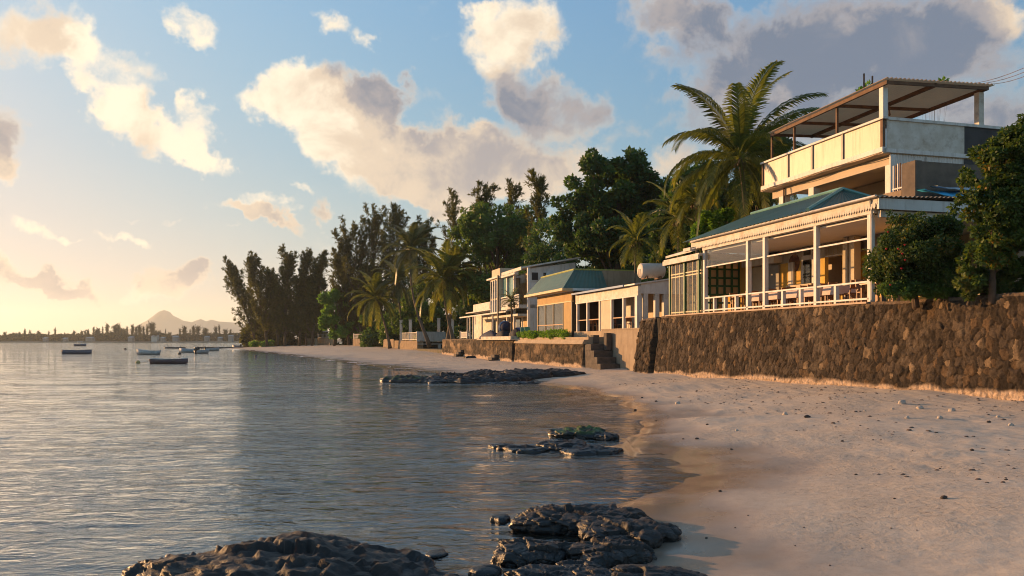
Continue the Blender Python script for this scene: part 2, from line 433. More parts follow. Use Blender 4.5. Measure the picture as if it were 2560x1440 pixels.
ys = np.concatenate([np.linspace(-25, 1.5, 30), np.geomspace(1.6, 330, 560)])
tt = np.concatenate([-np.geomspace(60, .05, 90), np.linspace(0, 1, 300), np.array([1.03, 1.08, 1.15])])
Yg = ys[:, None]+0*tt[None, :]
xsg = interp(ys, SHORE)[:, None]; xwg = interp(ys, BACK)[:, None]
Xg = np.where(tt[None, :] < 0, xsg+tt[None, :], xsg+(xwg-xsg)*tt[None, :])
Zg = beach_z(Xg, Yg)
def grid_faces(r, c):
    i = np.arange(r-1)[:, None]*c+np.arange(c-1)[None, :]
    return np.stack([i, i+1, i+c+1, i+c], -1).reshape(-1, 4)
V = np.stack([Xg, Yg, Zg], -1).reshape(-1, 3)

m, nt, out = newmat('sand')
geo = nt.nodes.new('ShaderNodeNewGeometry'); sp = nt.nodes.new('ShaderNodeSeparateXYZ'); L(nt, geo.outputs['Position'], sp.inputs[0])
pos = geo.outputs['Position']
n0 = noise_tex(nt, pos, .55, 5, .6); n1 = noise_tex(nt, pos, 6, 6, .7); n2 = noise_tex(nt, pos, 55, 4, .7)
hz_ = mathn(nt, 'ADD', sp.outputs[2], mathn(nt, 'MULTIPLY', mathn(nt, 'SUBTRACT', n0.outputs[0], .5), .16))
wet = nt.nodes.new('ShaderNodeMapRange'); wet.interpolation_type = 'SMOOTHSTEP'
wet.inputs[1].default_value = .23; wet.inputs[2].default_value = .015; L(nt, hz_, wet.inputs[0])
dry = ramp(nt, n1.outputs[0], [(.25, (.46, .365, .28)), (.5, (.56, .455, .35)), (.75, (.62, .525, .415))])
spk = ramp(nt, n2.outputs[0], [(.30, .55), (.42, 1.0)])
tramp = ramp(nt, noise_tex(nt, pos, .22, 4, .6).outputs[0], [(.44, 0), (.58, 1)])
speck = ramp(nt, noise_tex(nt, pos, 15, 5, .8).outputs[0], [(.56, 0), (.63, 1)])
deb = ramp(nt, mathn(nt, 'MULTIPLY', speck.outputs[0], tramp.outputs[0]), [(0, 1.0), (1, .42)])
drc = mixc(nt, 1.0, mixc(nt, 1.0, dry.outputs[0], spk.outputs[0], 'MULTIPLY'), deb.outputs[0], 'MULTIPLY')
wetc = mixc(nt, wet.outputs[0], drc, (.25, .175, .125))
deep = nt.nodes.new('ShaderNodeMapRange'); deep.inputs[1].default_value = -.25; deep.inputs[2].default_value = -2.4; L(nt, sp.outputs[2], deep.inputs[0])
fc = mixc(nt, deep.outputs[0], wetc, (.10, .125, .115))  # light lost in deeper water is put into the bed colour
b = N(nt, 'ShaderNodeBsdfPrincipled'); L(nt, fc, b.inputs['Base Color'])
L(nt, mathn(nt, 'MULTIPLY_ADD', wet.outputs[0], -.76, .9, clamp=True), b.inputs['Roughness'])
L(nt, mathn(nt, 'MULTIPLY_ADD', wet.outputs[0], .5, .15), b.inputs['Specular IOR Level'])
bp = N(nt, 'ShaderNodeBump'); bp.inputs['Distance'].default_value = .05
L(nt, mathn(nt, 'MULTIPLY_ADD', wet.outputs[0], -.7, mathn(nt, 'MULTIPLY_ADD', tramp.outputs[0], .65, .30), clamp=True), bp.inputs['Strength'])
hsum = mathn(nt, 'ADD', mathn(nt, 'MULTIPLY', n1.outputs[0], 1.3), mathn(nt, 'MULTIPLY', n2.outputs[0], .28))
L(nt, hsum, bp.inputs['Height']); L(nt, bp.outputs[0], b.inputs['Normal']); L(nt, b.outputs[0], out.inputs[0])
M_sand = m
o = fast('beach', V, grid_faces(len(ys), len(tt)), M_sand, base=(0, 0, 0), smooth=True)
tag(o, kind='structure')

# land behind the sea front: terraces and a rising hinterland
m_soil = surf('soil', (.16, .12, .08), (.07, .075, .035), .95, .8, .3)
def land(name, poly, z0, z1):
    mb = MB(); mb.prism([(p[0], p[1], z0) for p in poly], (0, 0, z1-z0))
    o = mb.build(name, m_soil, base=(0, 0, 0), frame='world'); tag(o, kind='structure'); return o
def rw(t, s): p = row(t, s); return (p.x, p.y)
land('upper_terrace', [rw(.35, -10), rw(60, -10), rw(60, 52), rw(1.6, 52), rw(1.6, 50.8), rw(.35, 50.8)], -.5, 3.86)
land('middle_terrace', [rw(1.2, 52), rw(60, 52), rw(60, 120), rw(0, 120), rw(0, 60.5), rw(1.2, 60.5)], -.5, 2.45)
land('far_ground', [rw(.6, 120), rw(70, 120), (70, 420), (-24, 420), (-48, 300), (-64, 262), (-54, 230), (-36, 190), (-17.5, 140)], -.6, 1.02)

# ================================================================ sea
m, nt, out = newmat('sea_water')
geo = nt.nodes.new('ShaderNodeNewGeometry'); pos = geo.outputs['Position']
mp = nt.nodes.new('ShaderNodeMapping'); L(nt, pos, mp.inputs[0]); mp.inputs['Scale'].default_value = (.62, 1.25, 1)
mp.inputs['Rotation'].default_value = (0, 0, .25)
a1 = noise_tex(nt, mp.outputs[0], 1.9, 3, .5, .6); a2 = noise_tex(nt, mp.outputs[0], 6.5, 4, .55, .8); a3 = noise_tex(nt, mp.outputs[0], .16, 3, .5)
patch = ramp(nt, a3.outputs[0], [(.35, .55), (.65, 1.25)])
h = mathn(nt, 'ADD', mathn(nt, 'MULTIPLY', a1.outputs[0], 1.0), mathn(nt, 'MULTIPLY', a2.outputs[0], .34))
h = mathn(nt, 'MULTIPLY', h, patch.outputs[0])
bp = N(nt, 'ShaderNodeBump'); bp.inputs['Strength'].default_value = 1; bp.inputs['Distance'].default_value = SEA_BUMP
L(nt, h, bp.inputs['Height'])
fr = N(nt, 'ShaderNodeFresnel'); fr.inputs[0].default_value = 1.9; L(nt, bp.outputs[0], fr.inputs['Normal'])
gl = N(nt, 'ShaderNodeBsdfGlossy'); gl.inputs['Roughness'].default_value = .03; gl.inputs[0].default_value = (1, 1, 1, 1); L(nt, bp.outputs[0], gl.inputs['Normal'])
tr = N(nt, 'ShaderNodeBsdfTransparent'); tr.inputs[0].default_value = (.80, .88, .86, 1)
mx = N(nt, 'ShaderNodeMixShader'); L(nt, fr.outputs[0], mx.inputs[0]); L(nt, tr.outputs[0], mx.inputs[1]); L(nt, gl.outputs[0], mx.inputs[2])
L(nt, mx.outputs[0], out.inputs[0]); M_sea = m
ys = np.concatenate([np.linspace(-24, 2.5, 14), np.geomspace(3, 90, 330), np.geomspace(95, 6000, 60)])
kk = np.linspace(-1.35, 1.0, 330)
Yg = ys[:, None]+0*kk[None, :]; Xg = kk[None, :]*(np.abs(ys)[:, None]*.97+10)
amp = np.exp(-np.maximum(Yg, 0)/70)*(Yg > 2)
Zg = ((fbm(Xg*.8+Yg*.15, Yg*1.9, 41, 3)-.5)*.05+(fbm(Xg*.25, Yg*.6, 47, 2)-.5)*.05)*amp
o = fast('sea', np.stack([Xg, Yg, Zg], -1).reshape(-1, 3), grid_faces(len(ys), len(kk)), M_sea, base=(0, 0, 0), smooth=True)
tag(o, kind='structure')
# deep bottom under the open water
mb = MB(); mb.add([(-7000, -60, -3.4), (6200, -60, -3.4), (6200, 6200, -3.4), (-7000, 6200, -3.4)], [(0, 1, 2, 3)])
tag(mb.build('seabed', surf('seabed_dimmed', (.10, .125, .115), (.07, .09, .085), .9, .1, 0), base=(0, 0, 0), frame='world'), kind='structure')  # same dim tone, standing in for light absorbed by the water

# broken line of foam where the water runs up the sand
fv = []; ff = []
for (y0, y1, dy_, wd) in ((62, 190, .25, .28),):
    yy = np.arange(y0, y1, dy_); off = np.linspace(-3.5, 5, 240)
    xx = interp(yy, SHORE)[:, None]+off[None, :]; zz_ = beach_z(xx, yy[:, None]+0*xx)
    idx = np.argmax(zz_ > (.012 if y0 < 50 else .03), axis=1); x = xx[np.arange(len(yy)), idx]
    ww = np.clip((fbm(yy*(1.1 if y0 < 50 else .25), yy*0+4, 77, 4)-.46)*5, 0, 1)*wd*(.5+vnoise(yy*6, yy*0, 5))
    z = np.maximum(np.take_along_axis(zz_, idx[:, None], 1)[:, 0], .0)+.008
    n0_ = len(fv)
    for i in range(len(yy)):
        fv.append((x[i]-ww[i]*1.3, yy[i], z[i])); fv.append((x[i]+ww[i]*.4+.001, yy[i], z[i]+.004))
        if i and abs(x[i]-x[i-1]) < dy_*8 and ww[i]+ww[i-1] > .004: q = n0_+2*i; ff.append((q-2, q-1, q+1, q))
o = fast('sea_foam', fv, ff, surf('foam_white', (.70, .68, .65), None, .6, 4, .2), base=(0, 0, 0)); tag(o, kind='stuff')

# ================================================================ mountain, far shore
m_mount = surf('mountain_scrub', (.10, .09, .07), (.06, .06, .045), .95, .005, 0)
DM = 5400.0
PROF = [(150, 850), (240, 846), (300, 838), (335, 817), (368, 800), (385, 787), (398, 777), (411, 773), (424, 778), (432, 787), (458, 800), (480, 804), (492, 799), (502, 796), (516, 802), (529, 797), (545, 802), (575, 804), (600, 806), (640, 816), (720, 828), (900, 842), (1100, 850)]
px = np.linspace(150, 1100, 260); prof = np.interp(px, [p[0] for p in PROF], [p[1] for p in PROF])
X0 = (px-CX)/FPX*DM; H0 = (HY-prof)/FPX*DM+2
dy = np.linspace(-420, 420, 60)
Xg = X0[None, :]+0*dy[:, None]; Yg = DM+dy[:, None]+0*X0[None, :]
fall = np.clip(1-np.abs(dy)/420, 0, 1)[:, None]**1.1
Zg = H0[None, :]*fall*(1+(fbm(Xg*.006, Yg*.006, 9, 4)-.5)*.35*(1-fall))-1.5
Zg[30-1:31] += 0
o = fast('mountain', np.stack([Xg, Yg, Zg], -1).reshape(-1, 3), grid_faces(60, 260), m_mount, base=(0, 0, 0), smooth=True); tag(o, kind='structure')

xs_ = np.linspace(-760, -60, 160); yo = np.array([-6, 0, 6, 30, 90, 160]); zz = np.array([-.6, .3, 1.0, 1.6, 3.0, 2.0])
Xg = xs_[None, :]+0*yo[:, None]; Yg = 800+yo[:, None]+(fbm(xs_*.02, xs_*0, 3, 3)-.5)[None, :]*30
o = fast('far_shore', np.stack([Xg, Yg, zz[:, None]+0*Xg], -1).reshape(-1, 3), grid_faces(6, 160), surf('far_sand', (.22, .17, .12), (.08, .08, .04), .95, .05, 0), base=(0, 0, 0), smooth=True)
tag(o, kind='structure')

# ================================================================ haze
m, nt, out = newmat('haze_air')
pv = N(nt, 'ShaderNodeVolumePrincipled'); pv.inputs['Color'].default_value = (.80, .92, 1, 1)
pv.inputs['Density'].default_value = HAZE; pv.inputs['Anisotropy'].default_value = .45
L(nt, pv.outputs[0], out.inputs['Volume'])
if HAZE > 0:
    mb = MB(); mb.box(-7200, 6400, -80, 6400, -4.6, 232)
    tag(mb.build('haze', m, base=(0, 0, 0), frame='world'), kind='stuff')
# ================================================================ masonry of lava stones
m, nt, out = newmat('lava_stone')
at = N(nt, 'ShaderNodeAttribute', attribute_name='albedo')
tc = nt.nodes.new('ShaderNodeTexCoord')
n1 = noise_tex(nt, tc.outputs['Object'], 9, 6, .7); n2 = noise_tex(nt, tc.outputs['Object'], 48, 3, .6)
c = mixc(nt, 1.0, at.outputs['Color'], ramp(nt, n1.outputs[0], [(.3, .5), (.7, 1.35)]).outputs[0], 'MULTIPLY')
b = N(nt, 'ShaderNodeBsdfPrincipled'); L(nt, c, b.inputs['Base Color']); b.inputs['Roughness'].default_value = .92
b.inputs['Specular IOR Level'].default_value = .2
bp = N(nt, 'ShaderNodeBump'); bp.inputs['Strength'].default_value = 1.0; bp.inputs['Distance'].default_value = .05
L(nt, mathn(nt, 'ADD', n1.outputs[0], mathn(nt, 'MULTIPLY', n2.outputs[0], .5)), bp.inputs['Height']); L(nt, bp.outputs[0], b.inputs['Normal'])
L(nt, b.outputs[0], out.inputs[0]); M_lava = m

def stone_face(U, Hh, cw, ch, seed, relief):
    """relief and stone colour for a patch; U along, Hh up (2-D arrays, metres)"""
    r = np.random.RandomState(seed)
    nu = int(U.max()/cw)+4; nh = int(Hh.max()/ch)+4
    jx = r.rand(nu, nh)*.8+.1; jy = r.rand(nu, nh)*.8+.1
    wgt = .72+.62*r.rand(nu, nh)
    tone = r.rand(nu, nh); rh = r.rand(nu, nh)*.7+.5; tx = (r.rand(nu, nh)-.5)*1.0; ty = (r.rand(nu, nh)-.5)*1.0
    u = U/cw+1; h = Hh/ch+1
    u = u+(fbm(U*3, Hh*3, seed, 2)-.5)*.35; h = h+(fbm(U*3+9, Hh*3, seed+3, 2)-.5)*.35
    iu = np.floor(u).astype(int); ih = np.floor(h).astype(int)
    d1 = np.full(U.shape, 9.); d2 = np.full(U.shape, 9.); bi = np.zeros(U.shape, int); bj = np.zeros(U.shape, int); ex = np.zeros(U.shape); ey = np.zeros(U.shape)
    for a in (-1, 0, 1):
        for bb in (-1, 0, 1):
            ci = np.clip(iu+a, 0, nu-1); cj = np.clip(ih+bb, 0, nh-1)
            dx = u-(ci+jx[ci, cj]); dy = h-(cj+jy[ci, cj])
            d = np.sqrt((dx)**2+(dy*.85)**2)*wgt[ci, cj]
            new = d < d1
            d2 = np.where(new, d1, np.minimum(d2, d)); bi = np.where(new, ci, bi); bj = np.where(new, cj, bj)
            ex = np.where(new, dx, ex); ey = np.where(new, dy, ey); d1 = np.where(new, d, d1)
    edge = np.clip((d2-d1)/.38, 0, 1)
    bulge = np.clip(edge*3.2, 0, 1)**.8*rh[bi, bj]+edge*(tx[bi, bj]*ex+ty[bi, bj]*ey)
    hgt = relief*bulge+(fbm(U*8, Hh*8, seed+5, 4)-.5)*.075
    t = tone[bi, bj]
    base = np.array([.060, .044, .031]); col = base[None, None, :]*(0.40+1.1*t[..., None])
    lite = (t > .965)[..., None]; col = np.where(lite, np.array([.20, .14, .085]), col)
    red = ((t > .55) & (t < .68))[..., None]; col = np.where(red, np.array([.10, .064, .036]), col)
    mort = (edge < .16)[..., None]; col = np.where(mort, np.array([.040, .030, .022]), col)
    col = col*(.55+.95*fbm(U*.45, Hh*.7, seed+40, 5))[..., None]
    li = np.clip((fbm(U*2.1, Hh*2.1, seed+55, 5)-.62)*7, 0, 1)[..., None]*.4; col = col*(1-li)+np.array([.19, .145, .10])*li
    return hgt, col
def stone_wall(name, label, cat, s0, s1, t_top, batter, zt, zb, thick, seed, cw=.40, ch=.46, res=.05, relief=.11, crust=.3, ends=True, group=None, tan=0.0):
    """zt, zb: functions of s for top and foot"""
    nu = int((s1-s0)/res)+2; H = 3.6
    ss = np.linspace(s0, s1, nu); hmax = max(zt(s0), zt(s1))-min(zb(s0), zb(s1)); nh = int(hmax/res)+2
    f = np.linspace(0, 1, nh)
    top = np.array([zt(q) for q in ss])+(fbm(ss*2.2, ss*0, seed+70, 3)-.5)*.09; bot = np.array([zb(q) for q in ss])
    Z = bot[:, None]+(top-bot)[:, None]*f[None, :]
    U = (ss-s0)[:, None]+0*Z
    hgt, col = stone_face(U, Z-Z.min(), cw, ch, seed, relief)
    fade = np.clip((1-f)/.04, .15, 1)[None, :]*np.clip(np.minimum(U, (s1-s0)-U)/.08, .2, 1)
    T = t_top-batter*(1-f)[None, :]-hgt*fade
    hb = Z-bot[:, None]
    cr = np.clip((crust*(.25+1.5*fbm(U*.9, Z*1.4, seed+8, 5))-hb+.12)/.12, 0, 1)[..., None]*.95
    if tan > 0:
        cr2 = np.clip((fbm(U*.35, Z*1.1, seed+18, 4)-.5)*5, 0, 1)[..., None]*tan
        col = col*(1-cr2)+np.array([.36, .24, .14])*cr2
    col = col*(1-cr)+np.array([.52, .38, .27])*cr
    cap = ((1-f)*(top-bot).max() < .10)[None, :, None]; col = np.where(cap, np.array([.16, .115, .08]), col)
    V = np.stack([T, ss[:, None]+0*Z, Z], -1)
    F = grid_faces(nu, nh)
    V = V.reshape(-1, 3); C = col.reshape(-1, 3); n0 = len(V)
    ex = []; fx = []
    for i in range(nu):       # cap and back
        ex.append((t_top+thick, ss[i], top[i])); ex.append((t_top+thick, ss[i], bot[i]))
    for i in range(nu-1):
        fx.append((i*nh+nh-1, n0+2*i, n0+2*i+2, (i+1)*nh+nh-1)); fx.append((n0+2*i, n0+2*i+1, n0+2*i+3, n0+2*i+2))
    for i, rev in ((0, 0), (nu-1, 1)):   # end faces
        for j in range(nh-1):
            tb = n0+2*i
            k0 = len(V)+len(ex); ex.append((t_top+thick, ss[i], Z[i, j])); ex.append((t_top+thick, ss[i], Z[i, j+1]))
            fx.append((i*nh+j, k0, k0+1, i*nh+j+1))
    V = np.concatenate([V, np.array(ex)]); C = np.concatenate([C, np.tile(np.array([[.085, .064, .045]]), (len(ex), 1))])
    F = np.concatenate([F, np.array(fx)])
    b0 = (t_top, (s0+s1)/2, float(bot.min()))
    o = fast(name, V, F, M_lava, base=b0, col=C, smooth=False, frame='row')
    return tag(o, label, cat, group)
def zfoot(t): return lambda s: float(beach_z(*(lambda p: (p.x, p.y))(row(t, s)), fine=False))-.12
def const(z): return lambda s: z
W1 = stone_wall('sea_wall', 'long tall battered sea wall of dark lava stones with a pale sandy crust along its foot', 'stone wall', 13.2, 48.6, 0, .5,
    lambda s: 3.93+.08*math.sin(s*.4)*.3-(.0 if s < 46 else (s-46)*.02), zfoot(-.5), .45, 1, cw=.235, ch=.31, res=.032, relief=.06, crust=.26)
stone_wall('wall_end_buttress', 'short projecting lava stone end of the tall sea wall beside the plain concrete wall', 'stone wall', 49.0, 51.2, -.12, .5,
    lambda s: 3.86-(s-49)*.05, zfoot(-.6), .6, 2, cw=.27, ch=.36, res=.045, relief=.13, crust=.10)
m_slot = surf('shade_dark_stone', (.03, .024, .018), None, .95, 3, .3)  # near-black colour carries the shade of the slot and the void
mb = MB(); mb.box(-.1, .5, 48.6, 49.0, .2, 3.80)
tag(mb.build('wall_joint', m_slot, base=(0, 48.8, .2)), 'vertical joint coloured dark as shade between the tall sea wall and its end buttress', 'wall joint')
# concrete steps wall, steps and lower walls
m_conc = surf('concrete', (.36, .28, .20), (.27, .20, .14), .9, 1.2, .2, stain=(.15, .12, .09), stain_amt=.5, streak=True)
m_conc2 = surf('cast_concrete', (.42, .32, .22), (.33, .25, .17), .9, 1.6, .2, stain=(.2, .16, .12), stain_amt=.4)
m_step = surf('step_stone', (.13, .105, .085), (.07, .058, .048), .95, 2.5, .4)
mb = MB(); mb.box(.9, 1.25, 51.25, 60.3, -.1, 3.22); mb.box(.86, 1.3, 51.25, 60.3, 3.22, 3.3)
tag(mb.build('retaining_wall', m_conc, base=(.9, 56, -.1)), 'plain rendered concrete wall behind the beach steps, half in shade', 'concrete wall')
t = thing('beach_steps', 'heavy dark stone steps climbing from the sand beside the concrete wall', 'steps', (0, 58, 0))
for i, z in enumerate((.85, 1.3, 1.75, 2.2)):
    mb = MB(); mb.box(-.55, .86, 56.9+i*.62, 60.2, z-.47, z); mb.build('step', m_step, t)
mb = MB(); mb.box(.05, .5, 59.8, 60.4, 2.25, 2.86); mb.build('block', m_step, t)
mb = MB(); mb.box(.42, .80, 58.2, 58.7, 1.8, 3.0)
tag(mb.build('step_pier', m_step, base=(.6, 58.4, 1.8)), 'square dark stone pier standing on the beach steps', 'pier')
stone_wall('terrace_wall', 'low lava stone wall under two thick concrete ledges beside the beach steps', 'stone wall', 60.0, 78.6, -.6, .12, const(2.22), zfoot(-.8), .9, 4, cw=.42, ch=.36, res=.06, relief=.08, crust=.3, tan=.55)
t = thing('concrete_ledge', 'pair of thick sunlit concrete ledges topping the low terrace wall', 'ledge', (-.6, 69, 2.2))
mb = MB(); mb.hexa([(-.78, 59.9, 2.2), (1.1, 59.9, 2.2), (1.1, 78.7, 2.2), (-.78, 78.7, 2.2), (-.62, 59.9, 2.52), (1.1, 59.9, 2.52), (1.1, 78.7, 2.52), (-.62, 78.7, 2.52)]); mb.build('lower_ledge', m_conc2, t)
mb = MB(); mb.box(-.3, 1.1, 59.9, 78.6, 2.523, 2.72); mb.build('upper_ledge', m_conc2, t)
stone_wall('corner_wall', 'stretch of lava stone wall beneath a peeling white slab', 'stone wall', 79.0, 90.0, -.75, .1, const(2.5), zfoot(-.9), .9, 5, cw=.42, ch=.36, res=.07, relief=.08, crust=.3, tan=.6)
m_peel = surf('peeling_white', (.62, .56, .47), (.5, .42, .34), .8, 1.4, .2, stain=(.25, .18, .12), stain_amt=.8)
mb = MB(); mb.box(-1.25, .6, 78.2, 92.6, 2.503, 2.58); mb.box(-1.0, .5, 79.0, 91.5, 2.58, 2.86)
tag(mb.build('wall_slab', m_peel, base=(-.6, 85, 2.5)), 'peeling white painted slab on the lava stone wall below the covered boat', 'slab')
stone_wall('garden_wall', 'farther lava stone wall with tan salt stains below the low veranda', 'stone wall', 90.5, 117.6, -.55, .1, const(2.62), zfoot(-.7), 1.2, 6, cw=.45, ch=.36, res=.09, relief=.08, crust=.35, tan=.75)
for s_, n_, lab in ((84.5, 3, 'few worn stone steps at the foot of the wall under the white slab'), (103.0, 4, 'small stone steps with a square stone block against the salt stained wall')):
    mb = MB()
    for i in range(n_): mb.box(-1.9+i*.28, -.72, s_-.5, s_+1.1, -.2, .45+i*.27)
    tag(mb.build('wall_steps', m_step, base=(-1.2, s_, 0)), lab, 'steps')
# far walls and fences along the beach
m_white = surf('white_paint', (.68, .66, .63), (.57, .54, .50), .6, 1.2, .08, stain=(.30, .23, .17), stain_amt=.5, streak=True)
m_white2 = surf('old_white_paint', (.66, .62, .56), (.52, .46, .38), .7, 1.8, .12, stain=(.30, .22, .15), stain_amt=.55)
m_blockwall = surf('sand_block', (.34, .24, .15), (.22, .15, .09), .95, 1.6, .4, stain=(.12, .09, .06), stain_amt=.5)
def far_pt(px, d): p = pix(px, HY, d); return p.x, p.y
def fence_panel(name, label, x0, y0, x1, y1, z0, h, n, cat='fence', group=None):
    t = thing(name, label, cat, ((x0+x1)/2, (y0+y1)/2, z0), 'world', group)
    dx, dy = x1-x0, y1-y0; ln = math.hypot(dx, dy); ux, uy = dx/ln, dy/ln
    a = Vector((x0, y0, z0)); u = Vector((ux, uy, 0)); v = Vector((-uy, ux, 0))
    def bar(mb, p, q, wd, hh):
        e = (q-p).normalized(); 
        mb.hexa([p-v*wd, q-v*wd, q+v*wd, p+v*wd, p-v*wd+Vector((0, 0, hh)), q-v*wd+Vector((0, 0, hh)), q+v*wd+Vector((0, 0, hh)), p+v*wd+Vector((0, 0, hh))])
    mb = MB(); e = a+u*ln
    for zz_ in (.12, h-.12): bar(mb, a+Vector((0, 0, zz_)), e+Vector((0, 0, zz_)), .03, .09)
    mb.build('rail', m_white2, t)
    for i in range(n):
        mb = MB(); p = a+u*(ln*(i+.5)/n); bar(mb, p-u*.07+Vector((0, 0, .21)), p+u*.07+Vector((0, 0, .21)), .02, h-.33)
        mb.build('baluster', m_white2, t)
    for i in (0, 1):
        p = a+u*(ln*i); mb = MB(); bar(mb, p-u*.1, p+u*.1, .1, h+.12); mb.build('post', m_white2, t)
    return t
def wall_block(name, label, corners, z0, z1, mat, cat='wall'):
    mb = MB(); mb.prism([(x, y, z0) for x, y in corners], (0, 0, z1-z0))
    c = (sum(p[0] for p in corners)/len(corners), sum(p[1] for p in corners)/len(corners), z0)
    return tag(mb.build(name, mat, base=c, frame='world'), label, cat)
x0, y0 = far_pt(986, 152); x1, y1 = far_pt(1043, 137); x2, y2 = far_pt(1114, 141)
wall_block('seaside_wall', 'low stone base wall below the white slatted fence and long white wall', [(x0, y0), (x1, y1), (x1+1.0, y1+.3), (x0+1.2, y0+1)], 0, 2.4, m_blockwall)
t = thing('white_boundary_wall', 'long smooth white wall raised on a dark open void beyond the palm trunks', 'wall', (x1, y1, 2), 'world')
mb = MB(); mb.prism([(x1, y1-.25, 2.25), (x2, y2-.25, 2.25), (x2, y2, 2.25), (x1, y1, 2.25)], (0, 0, 1.7)); mb.build('panel', m_white, t)
mb = MB(); mb.prism([(x1+.1, y1-.6, 1.72), (x2, y2-.6, 1.72), (x2, y2, 1.72), (x1+.1, y1, 1.72)], (0, 0, .16)); mb.build('shelf', m_white2, t)
mb = MB(); xx, yy = far_pt(1099, 140.2); mb.box(xx-.25, xx+.25, yy-.7, yy-.3, .2, 1.72); mb.build('pier', m_white2, t)
wall_block('shaded_wall', 'recessed wall coloured dark as shade below the long white wall shelf', [(x1+.3, y1+.2), (x2, y2+.2), (x2, y2+.6), (x1+.3, y1+.6)], 0, 2.2, m_slot)  # shade under the shelf is put into its near-black colour
xa, ya = far_pt(1003, 148.2)
fence_panel('slatted_fence', 'white slatted fence on the stone base next to the long white wall', xa, ya, x1, y1, 2.42, 1.45, 20, group='white slatted fences along the shore')
for i, (px_, d_, top) in enumerate(((1003, 148, 800), (1026, 142.5, 799), (1097, 141.5, 795), (1131, 131, 797))):
    mb = MB(); p = far_pt(px_, d_); zt_ = CAMZ+(HY-top)/FPX*d_
    mb.box(p[0]-.25, p[0]+.25, p[1]-.25, p[1]+.25, 2.0, zt_-.15); mb.box(p[0]-.3, p[0]+.3, p[1]-.3, p[1]+.3, zt_-.15, zt_)
    tag(mb.build('gate_post', m_white2, base=(p[0], p[1], 2), frame='world'),
        ['tall white post at the far end of the white slatted fence', 'white post at the near end of the white slatted fence', 'slim white post behind the middle of the long white wall', 'white post between the pair of palms and the veranda'][i], 'post')
for (pa, pb, da, db, ztop, nm, lab, fl) in ((882, 918, 196, 188, 847, 'plot_wall', 'low sunlit wall with a broken fence under the large casuarina', 'short white fence under the large casuarina'),
                                        (793, 834, 232, 219, 845, 'plot_wall', 'low tan block wall in front of the casuarina grove', 'short white fence beside the small sun umbrella'),
                                        (765, 788, 240, 236, 846, 'plot_wall', 'small tan wall pillar left of the low tan block wall', None),
                                        (958, 984, 165, 156, 848, 'plot_wall', 'short block wall left of the stone base of the white fence', None)):
    xa, ya = far_pt(pa, da); xb, yb = far_pt(pb, db); zt_ = CAMZ+(HY-ztop)/FPX*da
    wall_block(nm, lab, [(xa, ya), (xb, yb), (xb+.5, yb+2.2), (xa+.5, ya+1.2)], 0, zt_, m_blockwall)
    if fl: fence_panel('slatted_fence', fl, xa+.2, ya+.2, xb, yb+.2, zt_+.004, 1.2, 12, group='white slatted fences along the shore')
t = thing('sun_umbrella', 'small pale sun umbrella standing behind the low tan block wall', 'umbrella', (*far_pt(815, 226), 1), 'world')
c = (*far_pt(815, 226), 0)
mb = MB(); mb.lathe(c, [(.05, 1), (.05, 5.1)], 6); mb.build('pole', m_white2, t)
mb = MB(); mb.lathe(c, [(1.15, 4.75), (.6, 5.05), (.05, 5.25)], 8); mb.build('canopy', surf('umbrella_cloth', (.6, .45, .36), None, .8, 2, 0), t)

# ================================================================ big restaurant on the sea wall
m_teal = surf('teal_metal', (.085, .165, .14), (.06, .125, .11), .5, .7, .05, stain=(.15, .15, .11), stain_amt=.5, streak=True)
m_tealtrim = surf('teal_trim', (.16, .34, .30), None, .5, 2, .05)
m_rust = surf('rusty_steel', (.17, .095, .055), (.09, .05, .03), .8, 3, .2)
m_yel = surf('yellow_wall', (.72, .46, .10), (.58, .35, .08), .85, 1.2, .1, stain=(.16, .10, .05), stain_amt=.5)
m_cream = surf('cream_wall', (.62, .52, .38), (.52, .42, .30), .8, 1, .1, stain=(.35, .27, .18), stain_amt=.4)
m_ceil = surf('ceiling_white', (.80, .76, .70), (.72, .68, .62), .8, .8, .05)
m_grey = surf('grey_shutter', (.30, .29, .28), (.24, .23, .22), .6, 1, .1)
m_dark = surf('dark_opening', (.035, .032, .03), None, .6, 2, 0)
m_wood = surf('brown_wood', (.30, .12, .04), (.19, .075, .025), .5, 3, .1)
m_tile = surf('floor_tile', (.46, .34, .25), (.38, .27, .19), .7, 2, .05)
m_green = surf('green_frame', (.03, .13, .06), (.02, .09, .045), .5, 2, .05)
m_pane = glassmat('window_pane', (.93, .95, .94), .06, .03, .04)
m_panedirty = glassmat('dusty_pane', (.95, .92, .85), .05, .05, .035, (.5, .38, .2))
m_panedark = glassmat('dark_pane', (.12, .12, .11), .10, .04, .1, (.05, .05, .05))
FL = 3.92
R = thing('seaside_restaurant', 'open fronted white restaurant with a teal metal roof on the tall stone sea wall', 'restaurant', (0, 38, FL))
def P_(name, mb, mat, smooth=False, par=None): return mb.build(name, mat, par or R, smooth)
mb = MB(); mb.box(-.12, 8.4, 31.0, 47.9, FL-.05, FL+.02); P_('floor', mb, m_tile)
sp_ = [rs(q, 0) for q in (2173, 2038, 1910, 1868, 1760)]
for q in sp_:
    mb = MB(); mb.post(.08, q, .20, FL+.02, 7.22, .17); P_('post', mb, m_white)
s_r, s_l = sp_[0], sp_[-1]
for q in (2087, 1999, 1955, 1838, 1811, 1784):
    mb = MB(); mb.post(.08, rs(q, 0), .16, FL+.02, 4.66, .13); P_('rail_post', mb, m_white)
mb = MB(); mb.box(.0, .14, s_r-.02, s_l+.1, 4.663, 4.73); P_('rail', mb, m_white)
mb = MB(); mb.box(-.02, .11, s_r-.02, s_l+.1, 4.02, 4.09); P_('rail', mb, m_white)
mb = MB(); mb.box(.05, .12, s_r, s_l, 6.30, 6.36); P_('glazing_bar', mb, m_white)
